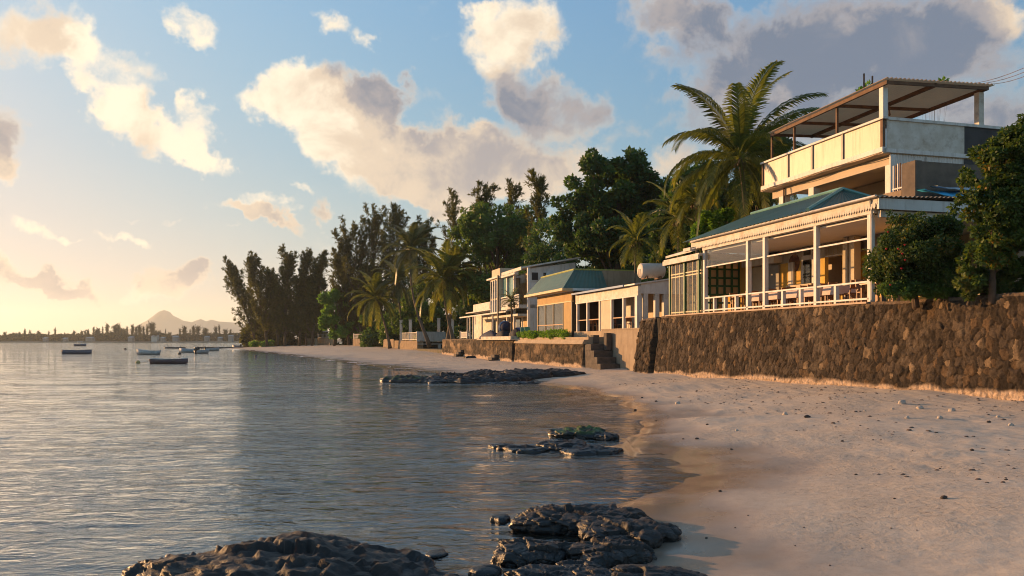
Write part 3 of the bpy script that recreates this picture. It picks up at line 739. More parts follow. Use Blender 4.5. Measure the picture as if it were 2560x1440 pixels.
mb = MB(); mb.box(-.05, .2, s_r-.3, s_l+.1, 7.223, 7.42); mb.box(-.12, .0, s_r-.6, s_l+1.2, 7.5, 7.74); P_('fascia', mb, m_white2)
mb = MB()    # scalloped valance under the fascia
n_ = 95; s0_ = s_r-.5; ds = (s_l+.6-s0_)/n_
for i in range(n_):
    mb.prism([(-.14, s0_+i*ds, 7.55), (-.14, s0_+(i+1)*ds, 7.55), (-.14, s0_+(i+.93)*ds, 7.42), (-.14, s0_+(i+.5)*ds, 7.33+.03*rnd.random()), (-.14, s0_+(i+.07)*ds, 7.42)], (.018, 0, 0))
P_('valance', mb, m_white2)
# fascia on the side towards the camera
mb = MB(); mb.box(-.12, 7.0, s_r-.66, s_r-.55, 7.32, 7.72); P_('side_fascia', mb, m_white)
mb = MB(); mb.box(.1, 7.0, s_r-.5, s_r-.35, 7.05, 7.3); P_('side_beam', mb, m_white2)
# verandah sheeting
mb = MB(); mb.sheet((-.3, s_r-.75, 7.75), (7.0, s_r-.75, 8.02), (7.0, s_l+.6, 8.02), (-.3, s_l+.6, 7.75), 36, .03); P_('verandah_roof', mb, surf('old_sheet', (.34, .29, .23), (.2, .16, .12), .7, 1.5, .1, stain=(.14, .09, .06), stain_amt=.5))
# teal hipped roof
e0, e1 = 34.3, 45.4; r0, r1 = 36.4, 43.8; zr, ze = 9.28, 7.86
mb = MB()
mb.sheet((-.28, e0, ze), (-.28, e1, ze), (3.0, r1, zr), (3.0, r0, zr), 34, .022, per=6)
mb.sheet((6.2, e0, ze), (6.2, e1, ze), (3.0, r1, zr), (3.0, r0, zr), 34, .022, per=6)
P_('roof', mb, m_teal)
mb = MB(); mb.sheet((-.28, e0, ze), (6.2, e0, ze), (3.02, r0, zr), (2.98, r0, zr), 16, .022, per=6); P_('hip', mb, m_teal)
mb = MB(); mb.sheet((-.28, e1, ze), (6.2, e1, ze), (3.02, r1, zr), (2.98, r1, zr), 16, .022, per=6); P_('hip', mb, m_teal)
mb = MB(); mb.tube([(-.28, e0, ze+.04), (3.0, r0, zr+.04)], .09, 6); mb.tube([(3.0, r0, zr+.05), (3.0, r1, zr+.05)], .08, 6); mb.tube([(6.2, e0, ze+.04), (3.0, r0, zr+.04)], .09, 6); P_('ridge_cap', mb, m_tealtrim)
mb = MB(); mb.tube([(-.2, s_r-.6, 7.79), (-.2, s_l+1.1, 7.79)], .06, 6); P_('gutter', mb, m_white2)
mb = MB(); mb.tube([(-.17, s_r-.25, 7.7), (-.05, s_r-.2, 7.2), (-.05, s_r-.2, 4.0)], .04, 6); P_('downpipe', mb, m_white2)
# ceiling, inner columns and walls
mb = MB(); mb.box(.25, 8.3, s_r-.2, s_l+.1, 7.12, 7.2); P_('ceiling', mb, m_ceil)
mb = MB(); mb.box(3.6, 3.9, 31.8, 44.5, 6.45, 7.1); P_('inner_beam', mb, m_white)
for px_, w_ in ((2120, .32), (2137, .34), (1964, .42), (1862, .4)):
    mb = MB(); mb.post(3.2 if px_ > 2000 else 3.7, rs(px_, 3.2), w_, FL+.02, 7.1 if px_ > 2000 else 6.44); P_('column', mb, m_cream if px_ > 2000 else m_white)
BT = 3.6
def bx_px(pa, pb, ya, yb, t0, t1):   # box on the back wall from photo columns and rows
    m_ = MB(); s0, s1 = sorted((rs(pa, BT), rs(pb, BT))); z0, z1 = sorted((rz((pa+pb)/2, ya, BT), rz((pa+pb)/2, yb, BT)))
    return m_.box(t0, t1, s0, s1, max(z0, FL+.02), z1)
so_a, so_b = sorted((rs(2062, BT), rs(2106, BT)))
mb = MB(); mb.box(BT, BT+.2, 31.2, so_a, FL+.02, 7.1); mb.box(BT, BT+.2, so_b, 47.6, FL+.02, 7.1); mb.box(BT, BT+.2, so_a, so_b, 6.5, 7.1); mb.box(BT, BT+.2, so_a, so_b, FL+.02, 4.75); P_('back_wall', mb, m_yel)
mb = MB(); mb.box(7.4, 7.6, 30.9, 47.8, FL+.02, 7.1); P_('rear_wall', mb, m_cream)
d = P_('door', bx_px(2006, 2036, 790, 640, BT-.06, BT-.004), m_white); bx_px(2011, 2031, 790, 650, BT-.09, BT-.063).build('pane', m_panedark, d)
d = P_('window', bx_px(2008, 2033, 641, 618, BT-.05, BT-.003), m_white); bx_px(2012, 2029, 638, 621, BT-.08, BT-.053).build('pane', m_panedark, d)
P_('shutter', bx_px(1914, 1951, 790, 664, BT-.10, BT-.004), m_grey)
P_('lintel', bx_px(1874, 1956, 663, 648, BT-.5, BT-.004), m_white)
d = P_('window', bx_px(1876, 1953, 647, 624, BT-.03, BT-.003), m_white); bx_px(1879, 1950, 645, 626, BT-.06, BT-.033).build('pane', m_panedark, d)
P_('pale_panel', bx_px(1884, 1908, 790, 668, BT-.06, BT-.004), m_cream)
P_('counter', bx_px(1995, 2060, 790, 712, BT-.7, BT-.1), m_cream)
mb = MB(); mb.lathe((BT-.012, rs(1986, BT), rz(1986, 658, BT)), [(.46, -.012), (.46, .008)], 14, 'x'); P_('wall_painting', mb, surf('painting', (.10, .045, .03), (.32, .15, .06), .8, 2.5, 0))
# green lattice screen across the far end
mb = MB(); g0, g1, zz0, zz1 = .35, 3.58, FL+.02, 7.1; sl = 46.0
for i in range(8): x = g0+(g1-g0)*i/7; mb.box(x-.05, x+.05, sl-.05, sl+.05, zz0, 6.9)
for z in (4.6, 5.05, 5.55, 6.0, 6.5, 6.95): mb.box(g0+.051, g1, sl-.042, sl+.042, z-.05, z+.05)
P_('lattice_screen', mb, m_green)
mb = MB(); mb.box(g0, g1, sl+.06, sl+.075, 5.05, 6.5); P_('lattice_panel', mb, surf('lattice_sky_cream', (.60, .46, .28), (.5, .36, .2), .6, 1, 0))  # warm sky showing in the panels is painted as a cream colour
mb = MB(); mb.box(.4, 3.58, sl+.2, sl+.3, 6.55, 7.08); P_('screen_header', mb, m_white)
# glass enclosed corner bay
bs0, bs1 = s_l+.15, rs(1668, -.15)
bay = [(2, bs0+.1), (0, bs1-.1)]
mb = MB(); mb.box(-.25, 3.5, bs0-.05, bs1+.25, 6.98, 7.10); mb.box(-.3, -.2, bs0-.05, bs1+.3, 6.78, 7.02); P_('bay_roof', mb, m_white2)
for s_ in (bs1-.12, bs1-1.9, bs0+.35):
    mb = MB(); mb.post(.02, s_, .2, FL+.02, 6.97, .12); P_('bay_post', mb, m_green)
mb = MB()
for z in (4.02, 6.02, 6.18): mb.box(-.03, .05, bs0+.1, bs1, z, z+.06)
for s_ in np.linspace(bs0+.6, bs1-.3, 7): mb.box(-.02, .04, s_-.02, s_+.02, FL+.02, 6.9)
P_('bay_glazing_bars', mb, surf('brass_paint', (.45, .36, .20), (.3, .24, .13), .5, 3, 0))
mb = MB(); mb.box(-.005, .008, bs0+.1, bs1-.15, FL+.05, 6.9); P_('bay_pane', mb, m_panedirty)
mb = MB(); mb.box(.0, 3.4, bs1-.02, bs1+.01, FL+.05, 6.9); P_('bay_pane', mb, m_panedirty)
mb = MB(); mb.prism([(-.2, s_l+1.0, 7.25), (-.2, bs1+.1, 7.2), (2.4, bs1+.1, 8.0), (2.4, s_l+1.0, 8.05)], (0, 0, .12)); mb.box(-.28, -.2, s_l+1.0, bs1-2.2, 7.32, 7.5); P_('end_roof', mb, m_white2)
# glazing strip above the rail of the verandah
mb = MB(); mb.box(.06, .075, sp_[2], s_l, 6.36, 7.2); P_('fanlight', mb, m_pane)

# furniture: tables and chairs behind the rail
CH = None; TB = None
def chair_at(loc, rz_, label, z=FL+.02):
    global CH
    if CH is None:
        c = thing('wooden_chair', label, 'chair', (0, 0, 0), 'world', 'wooden chairs on the restaurant verandah'); CH = c
        mb = MB(); mb.box(-.22, .22, -.22, .22, .43, .47); mb.build('seat', m_wood, c)
        mb = MB()
        for x in (-.2, .2): mb.hexa([(x-.02, -.24, .47), (x+.02, -.24, .47), (x+.02, -.20, .47), (x-.02, -.20, .47), (x-.02, -.32, .98), (x+.02, -.32, .98), (x+.02, -.28, .98), (x-.02, -.28, .98)])
        mb.prism([(-.18, -.285, .62), (.18, -.285, .62), (.18, -.315, .97), (-.18, -.315, .97)], (0, .02, 0)); mb.build('backrest', m_wood, c)
        for x in (-.2, .2):
            for y in (-.2, .2):
                mb = MB(); mb.post(x, y, .04, 0, .43); mb.build('leg', m_wood, c)
        o = c
    else: o = dup(CH)
    o.location = row(loc[0], loc[1], z); o.rotation_euler = (0, 0, ANG+rz_); o['label'] = label
    return o
def table_at(loc, label, z=FL+.02):
    global TB
    if TB is None:
        c = thing('dining_table', label, 'table', (0, 0, 0), 'world', 'dining tables on the restaurant verandah'); TB = c
        mb = MB(); mb.box(-.4, .4, -.5, .5, .72, .76); mb.build('tabletop', surf('table_wood', (.42, .2, .09), (.3, .14, .06), .4, 3, .05), c)
        for x in (-.34, .34):
            for y in (-.44, .44):
                mb = MB(); mb.post(x, y, .06, 0, .72); mb.build('leg', m_wood, c)
        o = c
    else: o = dup(TB)
    o.location = row(loc[0], loc[1], z); o.rotation_euler = (0, 0, ANG); o['label'] = label
    return o
clothm = surf('table_cloth', (.66, .52, .46), (.55, .42, .36), .8, 3, .1)
tabs = [31.0+.7, 33.9, 35.3, 36.7, 38.2, 39.7, 41.2]
names = ['by the hibiscus bush end of the rail', 'just past the second white post of the verandah', 'under the yellow wall behind the rail', 'in front of the round wall painting', 'before the grey shutter of the verandah', 'near the left post group of the verandah', 'next to the green lattice screen']
for i, s_ in enumerate(tabs):
    lab = names[i]
    table_at((.95, s_), 'wooden dining table '+lab)
    for j, (dx, dy, r_) in enumerate(((0, .68, math.pi), (0, -.68, 0), (.75, .1, math.pi/2))):
        chair_at((.95+dx, s_+dy), r_, ['far', 'near', 'inland'][j]+' side chair of the table '+lab)
    if i not in (0, 6):
        mb = MB(); q = (.95, s_, FL+.02)
        mb.hexa([(.5, s_-.55, FL+.45), (1.4, s_-.55, FL+.45), (1.4, s_+.55, FL+.45), (.5, s_+.55, FL+.45), (.54, s_-.51, FL+.795), (1.36, s_-.51, FL+.795), (1.36, s_+.51, FL+.795), (.54, s_+.51, FL+.795)])
        tag(mb.build('tablecloth', clothm, base=q), 'pale tablecloth on the dining table '+lab, 'tablecloth', 'pale tablecloths on the verandah')

# ================================================================ upper house with the roof terrace
T0 = 5.0; c0 = rs(2215, T0); c1 = rs(1910, T0)
H = thing('terrace_house', 'pale concrete house with an upper terrace under a rusty corrugated canopy', 'house', (T0, 40, 3.9))
def Q_(name, mb, mat, par=None, smooth=False): return mb.build(name, mat, par or H, smooth)
m_panel = surf('stained_panel', (.46, .38, .30), (.38, .31, .24), .45, .9, .05, stain=(.17, .13, .10), stain_amt=.75, streak=True)
m_house = surf('house_wall', (.54, .44, .33), (.46, .37, .27), .75, .7, .08, stain=(.4, .32, .24), stain_amt=.35)
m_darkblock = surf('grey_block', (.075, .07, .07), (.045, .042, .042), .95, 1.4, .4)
zt0, zt1 = 11.22, 12.56; tr_ = rt(2410, c0); te = 17.0
# slab with edge beam
mb = MB(); mb.box(T0-.15, te, c0, c1+.1, 10.95, 11.2); Q_('slab', mb, m_house)
mb = MB(); mb.box(T0+.35, T0+.75, c0+.05, c1-.3, 10.5, 10.947); mb.box(T0+.75, te-.5, c0+.08, c0+.45, 10.5, 10.947); Q_('edge_beam', mb, m_house)
for i, px_ in enumerate((2215, 2036, 1941)):
    s_ = (c0+.25, rs(2036, T0+.55), c1-1.15)[i]
    mb = MB(); mb.post(T0+.55, s_, .42, 3.9, 10.497); Q_('column', mb, m_white)
mb = MB(); mb.box(T0+4.2, T0+4.4, c0+.5, c1, 3.9, 10.9); Q_('back_wall', mb, m_house)
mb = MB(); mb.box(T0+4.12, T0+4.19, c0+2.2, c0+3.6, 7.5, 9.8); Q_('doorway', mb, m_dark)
mb = MB(); mb.box(T0+4.12, T0+4.19, c0+5.5, c0+6.8, 8.3, 9.6); Q_('window', mb, m_panedark)
mb = MB(); mb.box(T0+.4, te, c0+.06, c1, 7.05, 7.25); Q_('floor_slab', mb, m_house)
# terrace parapet: panels in frames facing the sea
edges = [c0+.02]+[rs(q, T0) for q in (2112, 2036, 1975, 1912)]
mb = MB(); mb.box(T0-.22, T0+.05, c0-.08, c1+.05, zt1-.06, zt1+.04); Q_('parapet_cap', mb, m_white)
mb = MB(); mb.box(T0-.2, T0, c0, c1, zt0-.2, zt0+.02); Q_('parapet_sill', mb, m_white)
for i in range(4):
    mb = MB(); mb.box(T0-.1, T0-.04, edges[i]+.1, edges[i+1]-.06, zt0+.02, zt1-.07); Q_('parapet_panel', mb, m_panel)
for i, e in enumerate(edges):
    mb = MB(); mb.box(T0-.16, T0, e-.06 if i else e, e+.06 if i else e+.16, zt0+.02, zt1-.063); Q_('parapet_post', mb, m_rust if i in (0, 4) else surf('grey_steel', (.2, .19, .18), None, .5, 3, 0))
# side towards the camera
mb = MB(); mb.box(T0+.05, tr_, c0-.02, c0+.04, zt0-.08, zt1-.1); Q_('side_panel', mb, m_white2)
mb = MB(); mb.box(T0+.05, te, c0-.08, c0+.12, zt1-.1, zt1+.03); Q_('side_cap', mb, m_white)
mb = MB(); mb.box(T0+.0, te, c0-.09, c0-.01, 10.98, 11.16); Q_('side_sill', mb, m_white)
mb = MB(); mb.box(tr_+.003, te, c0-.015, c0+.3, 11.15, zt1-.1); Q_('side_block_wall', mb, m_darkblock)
mb = MB(); mb.sheet((T0+.35, c0+.02, 7.2), (tr_, c0+.02, 7.2), (tr_, c0+.02, 10.94), (T0+.35, c0+.02, 10.94), 26, .02); mb.box(T0+.36, tr_, c0+.05, c0+.15, 7.0, 10.94); Q_('side_cladding', mb, m_white)
mb = MB(); mb.box(T0+.2, T0+.5, c0-.05, c0+.02, 6.9, 10.9); Q_('corner_board', mb, m_white)
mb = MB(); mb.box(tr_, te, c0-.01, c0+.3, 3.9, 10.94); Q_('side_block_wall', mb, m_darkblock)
# pipes and clutter on the house
mb = MB(); mb.tube([(T0+.28, c1-1.5, 10.9), (T0+.28, c1-1.5, 4)], .05, 6); Q_('downpipe', mb, m_rust)
mb = MB(); mb.tube([(T0+2.2, c0-.06, 10.9), (T0+2.2, c0-.06, 8.2)], .05, 6); Q_('downpipe', mb, m_white2)
mb = MB(); mb.tube([(T0-.24, s_, 10.96-.05*math.sin((s_-c0)*1.3)) for s_ in np.linspace(c0, c1, 16)], .018, 4); Q_('wire', mb, m_rust)
# canopy
zc = 14.05; tc1 = rt(2476, c0-.2)
dn = rs(1938, T0)
cn = [(T0-.35, c0-.45, 14.12), (tc1, c0-.45, 14.58), (tc1, dn+.2, 14.50), (T0-.35, dn+.2, 13.82)]
cn = [(T0-.35, c0-.45, 14.20), (tc1, c0-.45, 14.05+.35), (tc1, dn+.2, 14.30), (T0-.35, dn+.2, 14.05)]
mb = MB(); mb.sheet(cn[0], cn[1], cn[2], cn[3], 26, .045); 
m_ts = surf('rusty_sheet', (.62, .53, .43), (.48, .38, .30), .6, .8, .1, stain=(.16, .09, .05), stain_amt=.5)
nt = m_ts.node_tree; pb0 = [n for n in nt.nodes if n.type == 'BSDF_PRINCIPLED'][0]; on0 = [n for n in nt.nodes if n.type == 'OUTPUT_MATERIAL'][0]   # weathered translucent sheeting
tl0 = N(nt, 'ShaderNodeBsdfTranslucent'); tl0.inputs[0].default_value = (.85, .68, .50, 1); mx0 = N(nt, 'ShaderNodeMixShader'); mx0.inputs[0].default_value = .72
L(nt, pb0.outputs[0], mx0.inputs[1]); L(nt, tl0.outputs[0], mx0.inputs[2]); L(nt, mx0.outputs[0], on0.inputs[0])
Q_('canopy_sheet', mb, m_ts)
mb = MB()
def cz(t, s):
    f = (t-cn[0][0])/(cn[1][0]-cn[0][0]); g = (s-cn[0][1])/(cn[3][1]-cn[0][1])
    return (cn[0][2]*(1-f)+cn[1][2]*f)*(1-g)+(cn[3][2]*(1-f)+cn[2][2]*f)*g
for t_ in (T0-.2, T0+2.4, tc1-.3):
    a, b_ = c0-.35, dn+.1
    mb.hexa([(t_-.06, a, cz(t_, a)-.24), (t_+.06, a, cz(t_, a)-.24), (t_+.06, b_, cz(t_, b_)-.24), (t_-.06, b_, cz(t_, b_)-.24), (t_-.06, a, cz(t_, a)-.07), (t_+.06, a, cz(t_, a)-.07), (t_+.06, b_, cz(t_, b_)-.07), (t_-.06, b_, cz(t_, b_)-.07)])
for s_ in (c0-.3, c0+3.2, c0+6.2, dn):
    a, b_ = T0-.14, tc1-.36
    mb.hexa([(a, s_-.05, cz(a, s_)-.225), (b_, s_-.05, cz(b_, s_)-.225), (b_, s_+.05, cz(b_, s_)-.225), (a, s_+.05, cz(a, s_)-.225), (a, s_-.05, cz(a, s_)-.083), (b_, s_-.05, cz(b_, s_)-.083), (b_, s_+.05, cz(b_, s_)-.083), (a, s_+.05, cz(a, s_)-.083)])
Q_('canopy_frame', mb, m_rust)
cp = [(T0-.05, c0+.1, .26, m_white), (tc1-.35, c0+.1, .28, m_white2), (tc1-.35, c0+5.6, .3, m_cream), (T0-.1, rs(2097, T0), .1, m_rust), (T0-.1, rs(1990, T0), .1, m_rust), (T0-.1, rs(1934, T0), .1, m_rust), (T0+3.2, c1-1, .18, m_cream)]
for t_, s_, w_, mt in cp:
    mb = MB(); mb.post(t_, s_, w_, (zt1+.04 if t_ < T0+.2 or s_ < c0+.3 else 11.2), cz(t_, s_)-.245); Q_('canopy_post', mb, mt)
mb = MB(); mb.tube([(T0+2.2, c0+2.4, 14.0), (T0+2.25, c0+2.4, 13.6)], .03, 5); mb.lathe((T0+2.25, c0+2.4, 13.45), [(.03, 0), (.06, .06), (.03, .15)], 8); Q_('hanging_lamp', mb, m_rust)
# small side canopy on the left, below
s_a, s_b = c1-1.6, rs(1852, T0)
mb = MB(); mb.hexa([(T0-.2, s_a, 9.12), (T0+3, s_a, 9.42), (T0+3, s_b, 9.42), (T0-.2, s_b, 9.12), (T0-.2, s_a, 9.35), (T0+3, s_a, 9.6), (T0+3, s_b, 9.6), (T0-.2, s_b, 9.35)]); Q_('porch_roof', mb, m_white2)
mb = MB(); mb.box(T0+.3, T0+3, s_b-.7, s_b-.5, 3.9, 9.1); mb.box(T0+1.4, T0+1.6, c1, s_b-.7, 3.9, 9.1); Q_('porch_wall', mb, m_cream)
# block wall in front of the house, bars, low masonry, blue tarpaulin
bt = 3.4; bs = rs(2290, bt)
mb = MB(); mb.box(bt, rt(2405, bs)+3, bs, bs+.35, 7.9, rz(2290, 402, bt)); mb.box(bt-.03, bt+.3, bs+.01, bs+.75, 7.9, rz(2290, 402, bt)+.03)
tag(mb.build('block_wall', surf('rough_block', (.17, .13, .10), (.10, .08, .065), .95, 1.6, .45), base=(bt, bs, 7.9)), 'rough dark grey block wall in front of the white cladding and above the blue tarpaulin', 'block wall')
mb = MB(); q0, q1 = bs+.8, rs(2150, bt)
mb.hexa([(bt, q0, 7.85), (bt+.3, q0, 7.85), (bt+.3, q1, 7.85), (bt, q1, 7.85), (bt, q0, rz(2275, 470, bt)), (bt+.3, q0, rz(2275, 470, bt)), (bt+.3, q1, rz(2150, 497, bt)), (bt, q1, rz(2150, 497, bt))])
tag(mb.build('parapet_masonry', surf('masonry_tan', (.36, .26, .17), (.22, .16, .11), .95, 2.4, .5), base=(bt, q0, 7.9)), 'low sloping tan masonry behind the restaurant roof', 'parapet')
t = thing('bar_fence', 'short fence of upright white and rusty bars beside the block wall', 'fence', (bt+.15, bs+1.5, 8.8))
for i in range(9):
    s_ = rs(2234+i*5.6, bt+.5); mb = MB(); mb.post(bt+.5, s_, .05, 7.9, rz(2234+i*5.6, 417-i*1.2-rnd.random()*6, bt+.5)); mb.build('bar', m_rust if i % 2 else m_white, t)
mb = MB(); mb.box(bt+.46, bt+.54, rs(2280, bt+.5), rs(2232, bt+.5), 8.9, 8.96); mb.build('rail', m_white, t)
for (pts, mt, nm, lab) in (([(2296, 476), (2330, 487), (2372, 498), (2410, 505), (2470, 500)], surf('blue_tarp', (.05, .40, .70), (.04, .32, .58), .4, 1.5, .3), 'blue_tarpaulin', 'bright blue tarpaulin sagging below the dark block wall'),
                           ([(2328, 468), (2352, 474), (2385, 477), (2440, 478)], surf('pale_tarp', (.45, .52, .58), (.35, .42, .5), .4, 1.5, .3), 'pale_tarpaulin', 'pale folded tarpaulin edge above the bright blue one')):
    mb = MB(); sv = bs-.5 if 'blue' in nm else bs-.35; vv = []; dz = .42 if 'blue' in nm else .14
    nn = 24
    xs2 = np.linspace(pts[0][0], pts[-1][0], nn); y2 = np.interp(xs2, [p[0] for p in pts], [p[1] for p in pts])
    lo = []; hi = []
    for i in range(nn):
        t_ = rt(xs2[i], sv); zz_ = rz(xs2[i], y2[i], t_)
        sag = .03*math.sin(i*1.3)
        lo.append((t_, sv-.35+sag, zz_)); hi.append((t_, sv+.1+sag, max(zz_+.06, rz(xs2[i], pts[0][1]+(1 if 'blue' in nm else -1), t_))))
    nv = len(lo); vs = lo+hi+[(a[0], a[1]+.02, a[2]-.02) for a in lo]+[(a[0], a[1]+.01, a[2]-.02) for a in hi]
    fs = []
    for i in range(nv-1):
        fs += [(i, i+1, nv+i+1, nv+i), (2*nv+i+1, 2*nv+i, 3*nv+i, 3*nv+i+1), (i+1, i, 2*nv+i, 2*nv+i+1), (nv+i, nv+i+1, 3*nv+i+1, 3*nv+i)]
    mb.add(vs, fs); tag(mb.build(nm, mt, base=lo[0], smooth=True), lab, 'tarpaulin')
# antennas and wires
for px_, top, lab in ((2160, 184, 'taller thin antenna rod left of the canopy'), (2181, 190, 'shorter thin antenna rod left of the canopy')):
    d_ = 44; p = pix(px_, 230, d_); mb = MB(); mb.tube([(p.x, p.y, p.z-3), (p.x, p.y, CAMZ+(HY-top)/FPX*d_)], .05, 6)
    tag(mb.build('antenna_rod', m_rust, base=p, frame='world'), lab, 'antenna')
for i, (pa, pb) in enumerate((((2400, 213), (2640, 133)), ((2425, 211), (2640, 145)), ((2455, 211), (2640, 155)))):
    a = pix(*pa, 46); b_ = pix(*pb, 30); mb = MB()
    mb.tube([a.lerp(b_, f)-Vector((0, 0, .25*math.sin(math.pi*f))) for f in np.linspace(0, 1, 9)], .012, 4)
    tag(mb.build('power_line', m_rust, base=a, frame='world'), ['uppermost of three power lines right of the canopy', 'middle of three power lines right of the canopy', 'lowest of three power lines right of the canopy'][i], 'power line')
# ================================================================ middle buildings
m_brass = surf('brown_panel', (.40, .24, .07), (.30, .17, .05), .7, 1.2, .05, stain=(.2, .12, .05), stain_amt=.4, streak=True)  # plain brown with darker vertical streaks
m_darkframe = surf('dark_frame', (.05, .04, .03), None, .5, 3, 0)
m_bluetrim = surf('blue_trim', (.05, .16, .36), None, .5, 2, .05)
m_whiteroof = surf('white_roof', (.70, .68, .64), (.58, .55, .5), .6, .7, .05, stain=(.4, .35, .3), stain_amt=.4)
m_greysheet = surf('grey_sheet', (.36, .37, .38), (.28, .28, .28), .6, .8, .08, stain=(.2, .18, .16), stain_amt=.3)
FM = 3.18
# --- open white pavilion
ct = 1.2; a0, a1 = rs(1592, ct), rs(1440, ct)
B1 = thing('white_pavilion', 'long open white pavilion with a sloping white roof below the cylindrical water tank', 'pavilion', (ct, 60, FM))
def part(name, mb, mat, par, smooth=False): return mb.build(name, mat, par, smooth)
mb = MB(); mb.box(ct-.1, 7, a0-.1, a1+.2, 2.5, FM); part('plinth', mb, m_conc2, B1)
zr_ = 6.22
xs1 = [1592, 1557, 1527, 1498, 1467, 1442]
for q in xs1:
    s_ = rs(q, ct); mb = MB(); mb.post(ct+.1, s_, .2 if q != 1592 else .34, FM+.002, zr_-.75, .2 if q != 1592 else .38); part('post', mb, m_white, B1)
mb = MB(); mb.box(ct, ct+.2, a0-.2, a1+.12, zr_-.747, zr_-.1); part('valance', mb, m_white2, B1)
mb = MB(); mb.box(ct-.02, ct+.22, a0-.22, a1+.15, zr_-.80, zr_-.75); part('valance_rail', mb, m_white, B1)
mb = MB(); mb.hexa([(ct-.3, a0-.3, zr_-.06), (7, a0-.3, zr_+.85), (7, a1+.2, zr_+.85), (ct-.3, a1+.2, zr_-.06), (ct-.3, a0-.3, zr_+.04), (7, a0-.3, zr_+.95), (7, a1+.2, zr_+.95), (ct-.3, a1+.2, zr_+.04)]); part('roof', mb, m_whiteroof, B1)
mb = MB(); mb.box(ct-.36, ct-.303, a0+1.5, a1+.2, zr_-.08, zr_+.06); part('blue_edge', mb, m_bluetrim, B1)
mb = MB(); mb.prism([(ct+.2, a0-.2, zr_-.62), (6.9, a0-.2, zr_-.62), (6.9, a0-.2, zr_+.83), (ct+.2, a0-.2, zr_-.02)], (0, .12, 0)); part('gable', mb, m_white, B1)
mb = MB(); mb.box(5.2, 5.4, a0, a1, FM, zr_+.4); part('back_wall', mb, m_cream, B1)
for px_, w_ in ((1612, .3), (1640, .3), (1662, .34)):
    mb = MB(); t_ = rt(px_, a0); mb.post(t_, a0-.05, w_, FM, zr_-.63); part('side_post', mb, m_white2, B1)
mb = MB(); mb.box(ct+.06, ct+.1, rs(1526, ct), rs(1500, ct), FM+.02, zr_-.8); part('blind', mb, m_cream, B1)
mb = MB(); mb.box(3.0, 3.15, rs(1556, ct), rs(1528, ct)+1.5, FM, zr_-.2); part('inner_wall', mb, m_white2, B1)
mb = MB(); mb.box(2.2, 2.3, rs(1466, 2.2), a1, FM, zr_-.3); part('dark_glass', mb, m_panedark, B1)
for i in range(5):
    sA, sB = rs(xs1[i], ct)+.15, rs(xs1[i+1], ct)-.15
    mb = MB(); mb.box(ct+.08, ct+.13, sA, sB, FM+.86, FM+.93); part('rail', mb, m_wood, B1)
for i, s_ in enumerate(np.linspace(a0+1.2, a1-1.2, 7)):
    chair_at((ct+.75, s_), (i % 3-1)*.5+(math.pi if i % 2 else 0), ['brown chair behind the rail of the white pavilion, first bay', 'brown chair in the second bay of the white pavilion', 'brown chair beside the drawn blind in the white pavilion', 'brown chair in the middle of the white pavilion', 'brown chair facing the blind in the white pavilion', 'brown chair by the dark glass of the white pavilion', 'brown chair in the last bay of the white pavilion'][i], FM)['group'] = 'brown chairs in the white pavilion'
# water tank
t_ = 4.2; s_ = a0+.2
TK = thing('water_tank', 'pale cylindrical water tank lying on the sloping white pavilion roof', 'water tank', (t_, s_, 6.7))
rad = .50; x0_, x1_ = rt(1605, a0), rt(1664, a0)
zc_ = 7.18
mb = MB(); mb.lathe((0, 0, 0), [(rad*.9, 0), (rad, .05), (rad, 1.55), (rad*.9, 1.6)], 20, 'x')
rot = lambda v: (x0_+.1+v[0]*.93, s_+.35+v[1]-v[0]*.25, zc_+v[2])
mb.v = [rot(v) for v in mb.v]; part('barrel', mb, surf('tank_paint', (.58, .52, .45), (.48, .42, .36), .6, 1.5, .05, stain=(.3, .24, .2), stain_amt=.4), TK, True)
mb = MB()
for f in (.3, 1.2): mb.box(x0_+.1+f-.06, x0_+.1+f+.06, s_-.15-f*.2, s_+.75-f*.2, 6.62, 6.78)
part('cradle', mb, m_rust, TK)
mb = MB(); mb.tube([(x0_+.03, s_+.35, zc_+.12), (x0_+.0, s_+.3, zc_-.3), (x0_+.02, s_+.3, 6.75)], .03, 5); part('pipe', mb, m_rust, TK)
# --- restaurant with the teal mansard
bt_ = 1.0; b0, b1 = rs(1429, bt_), rs(1343, bt_)
B2 = thing('mansard_restaurant', 'low restaurant with a teal mansard roof and brown glazed front', 'restaurant', (bt_, 72, 2.8))
ze_, zt_ = 6.62, 8.30
mb = MB(); mb.sheet((bt_-.9, b0-.5, ze_+.1), (bt_-.9, b1+.9, ze_+.1), (bt_+.35, b1-.2, zt_), (bt_+.35, b0+.35, zt_), 30, .012, per=5); part('mansard_slope', mb, m_teal, B2)
mb = MB(); te_ = rt(1502, b0)
mb.sheet((bt_-.9, b0-.5, ze_+.1), (te_+.4, b0-.5, ze_+.1), (te_+.2, b0+.35, zt_), (bt_+.35, b0+.35, zt_), 10, .012, per=5); part('mansard_end', mb, m_teal, B2)
mb = MB(); mb.tube([(bt_+.35, b0+.35, zt_+.02), (bt_+.35, b1-.2, zt_+.02)], .08, 6); mb.tube([(bt_+.35, b0+.35, zt_+.02), (7.3, b0+.35, zt_+.02)], .07, 6); part('ridge_trim', mb, surf('yellow_trim', (.42, .42, .10), None, .5, 2, 0), B2)
mb = MB(); mb.box(te_+.2, 7.3, b0+.3, b0+.55, 6.0, zt_-.02); mb.box(bt_+.36, 7.3, b0+.56, b1-.3, 8.0, 8.15); part('parapet', mb, m_conc, B2)
mb = MB(); mb.box(bt_-1.0, bt_-.1, b0-.55, b1+1.0, ze_-.12, ze_+.08); part('eave_board', mb, surf('eave_paint', (.55, .42, .24), (.42, .31, .17), .6, 2, .05), B2)
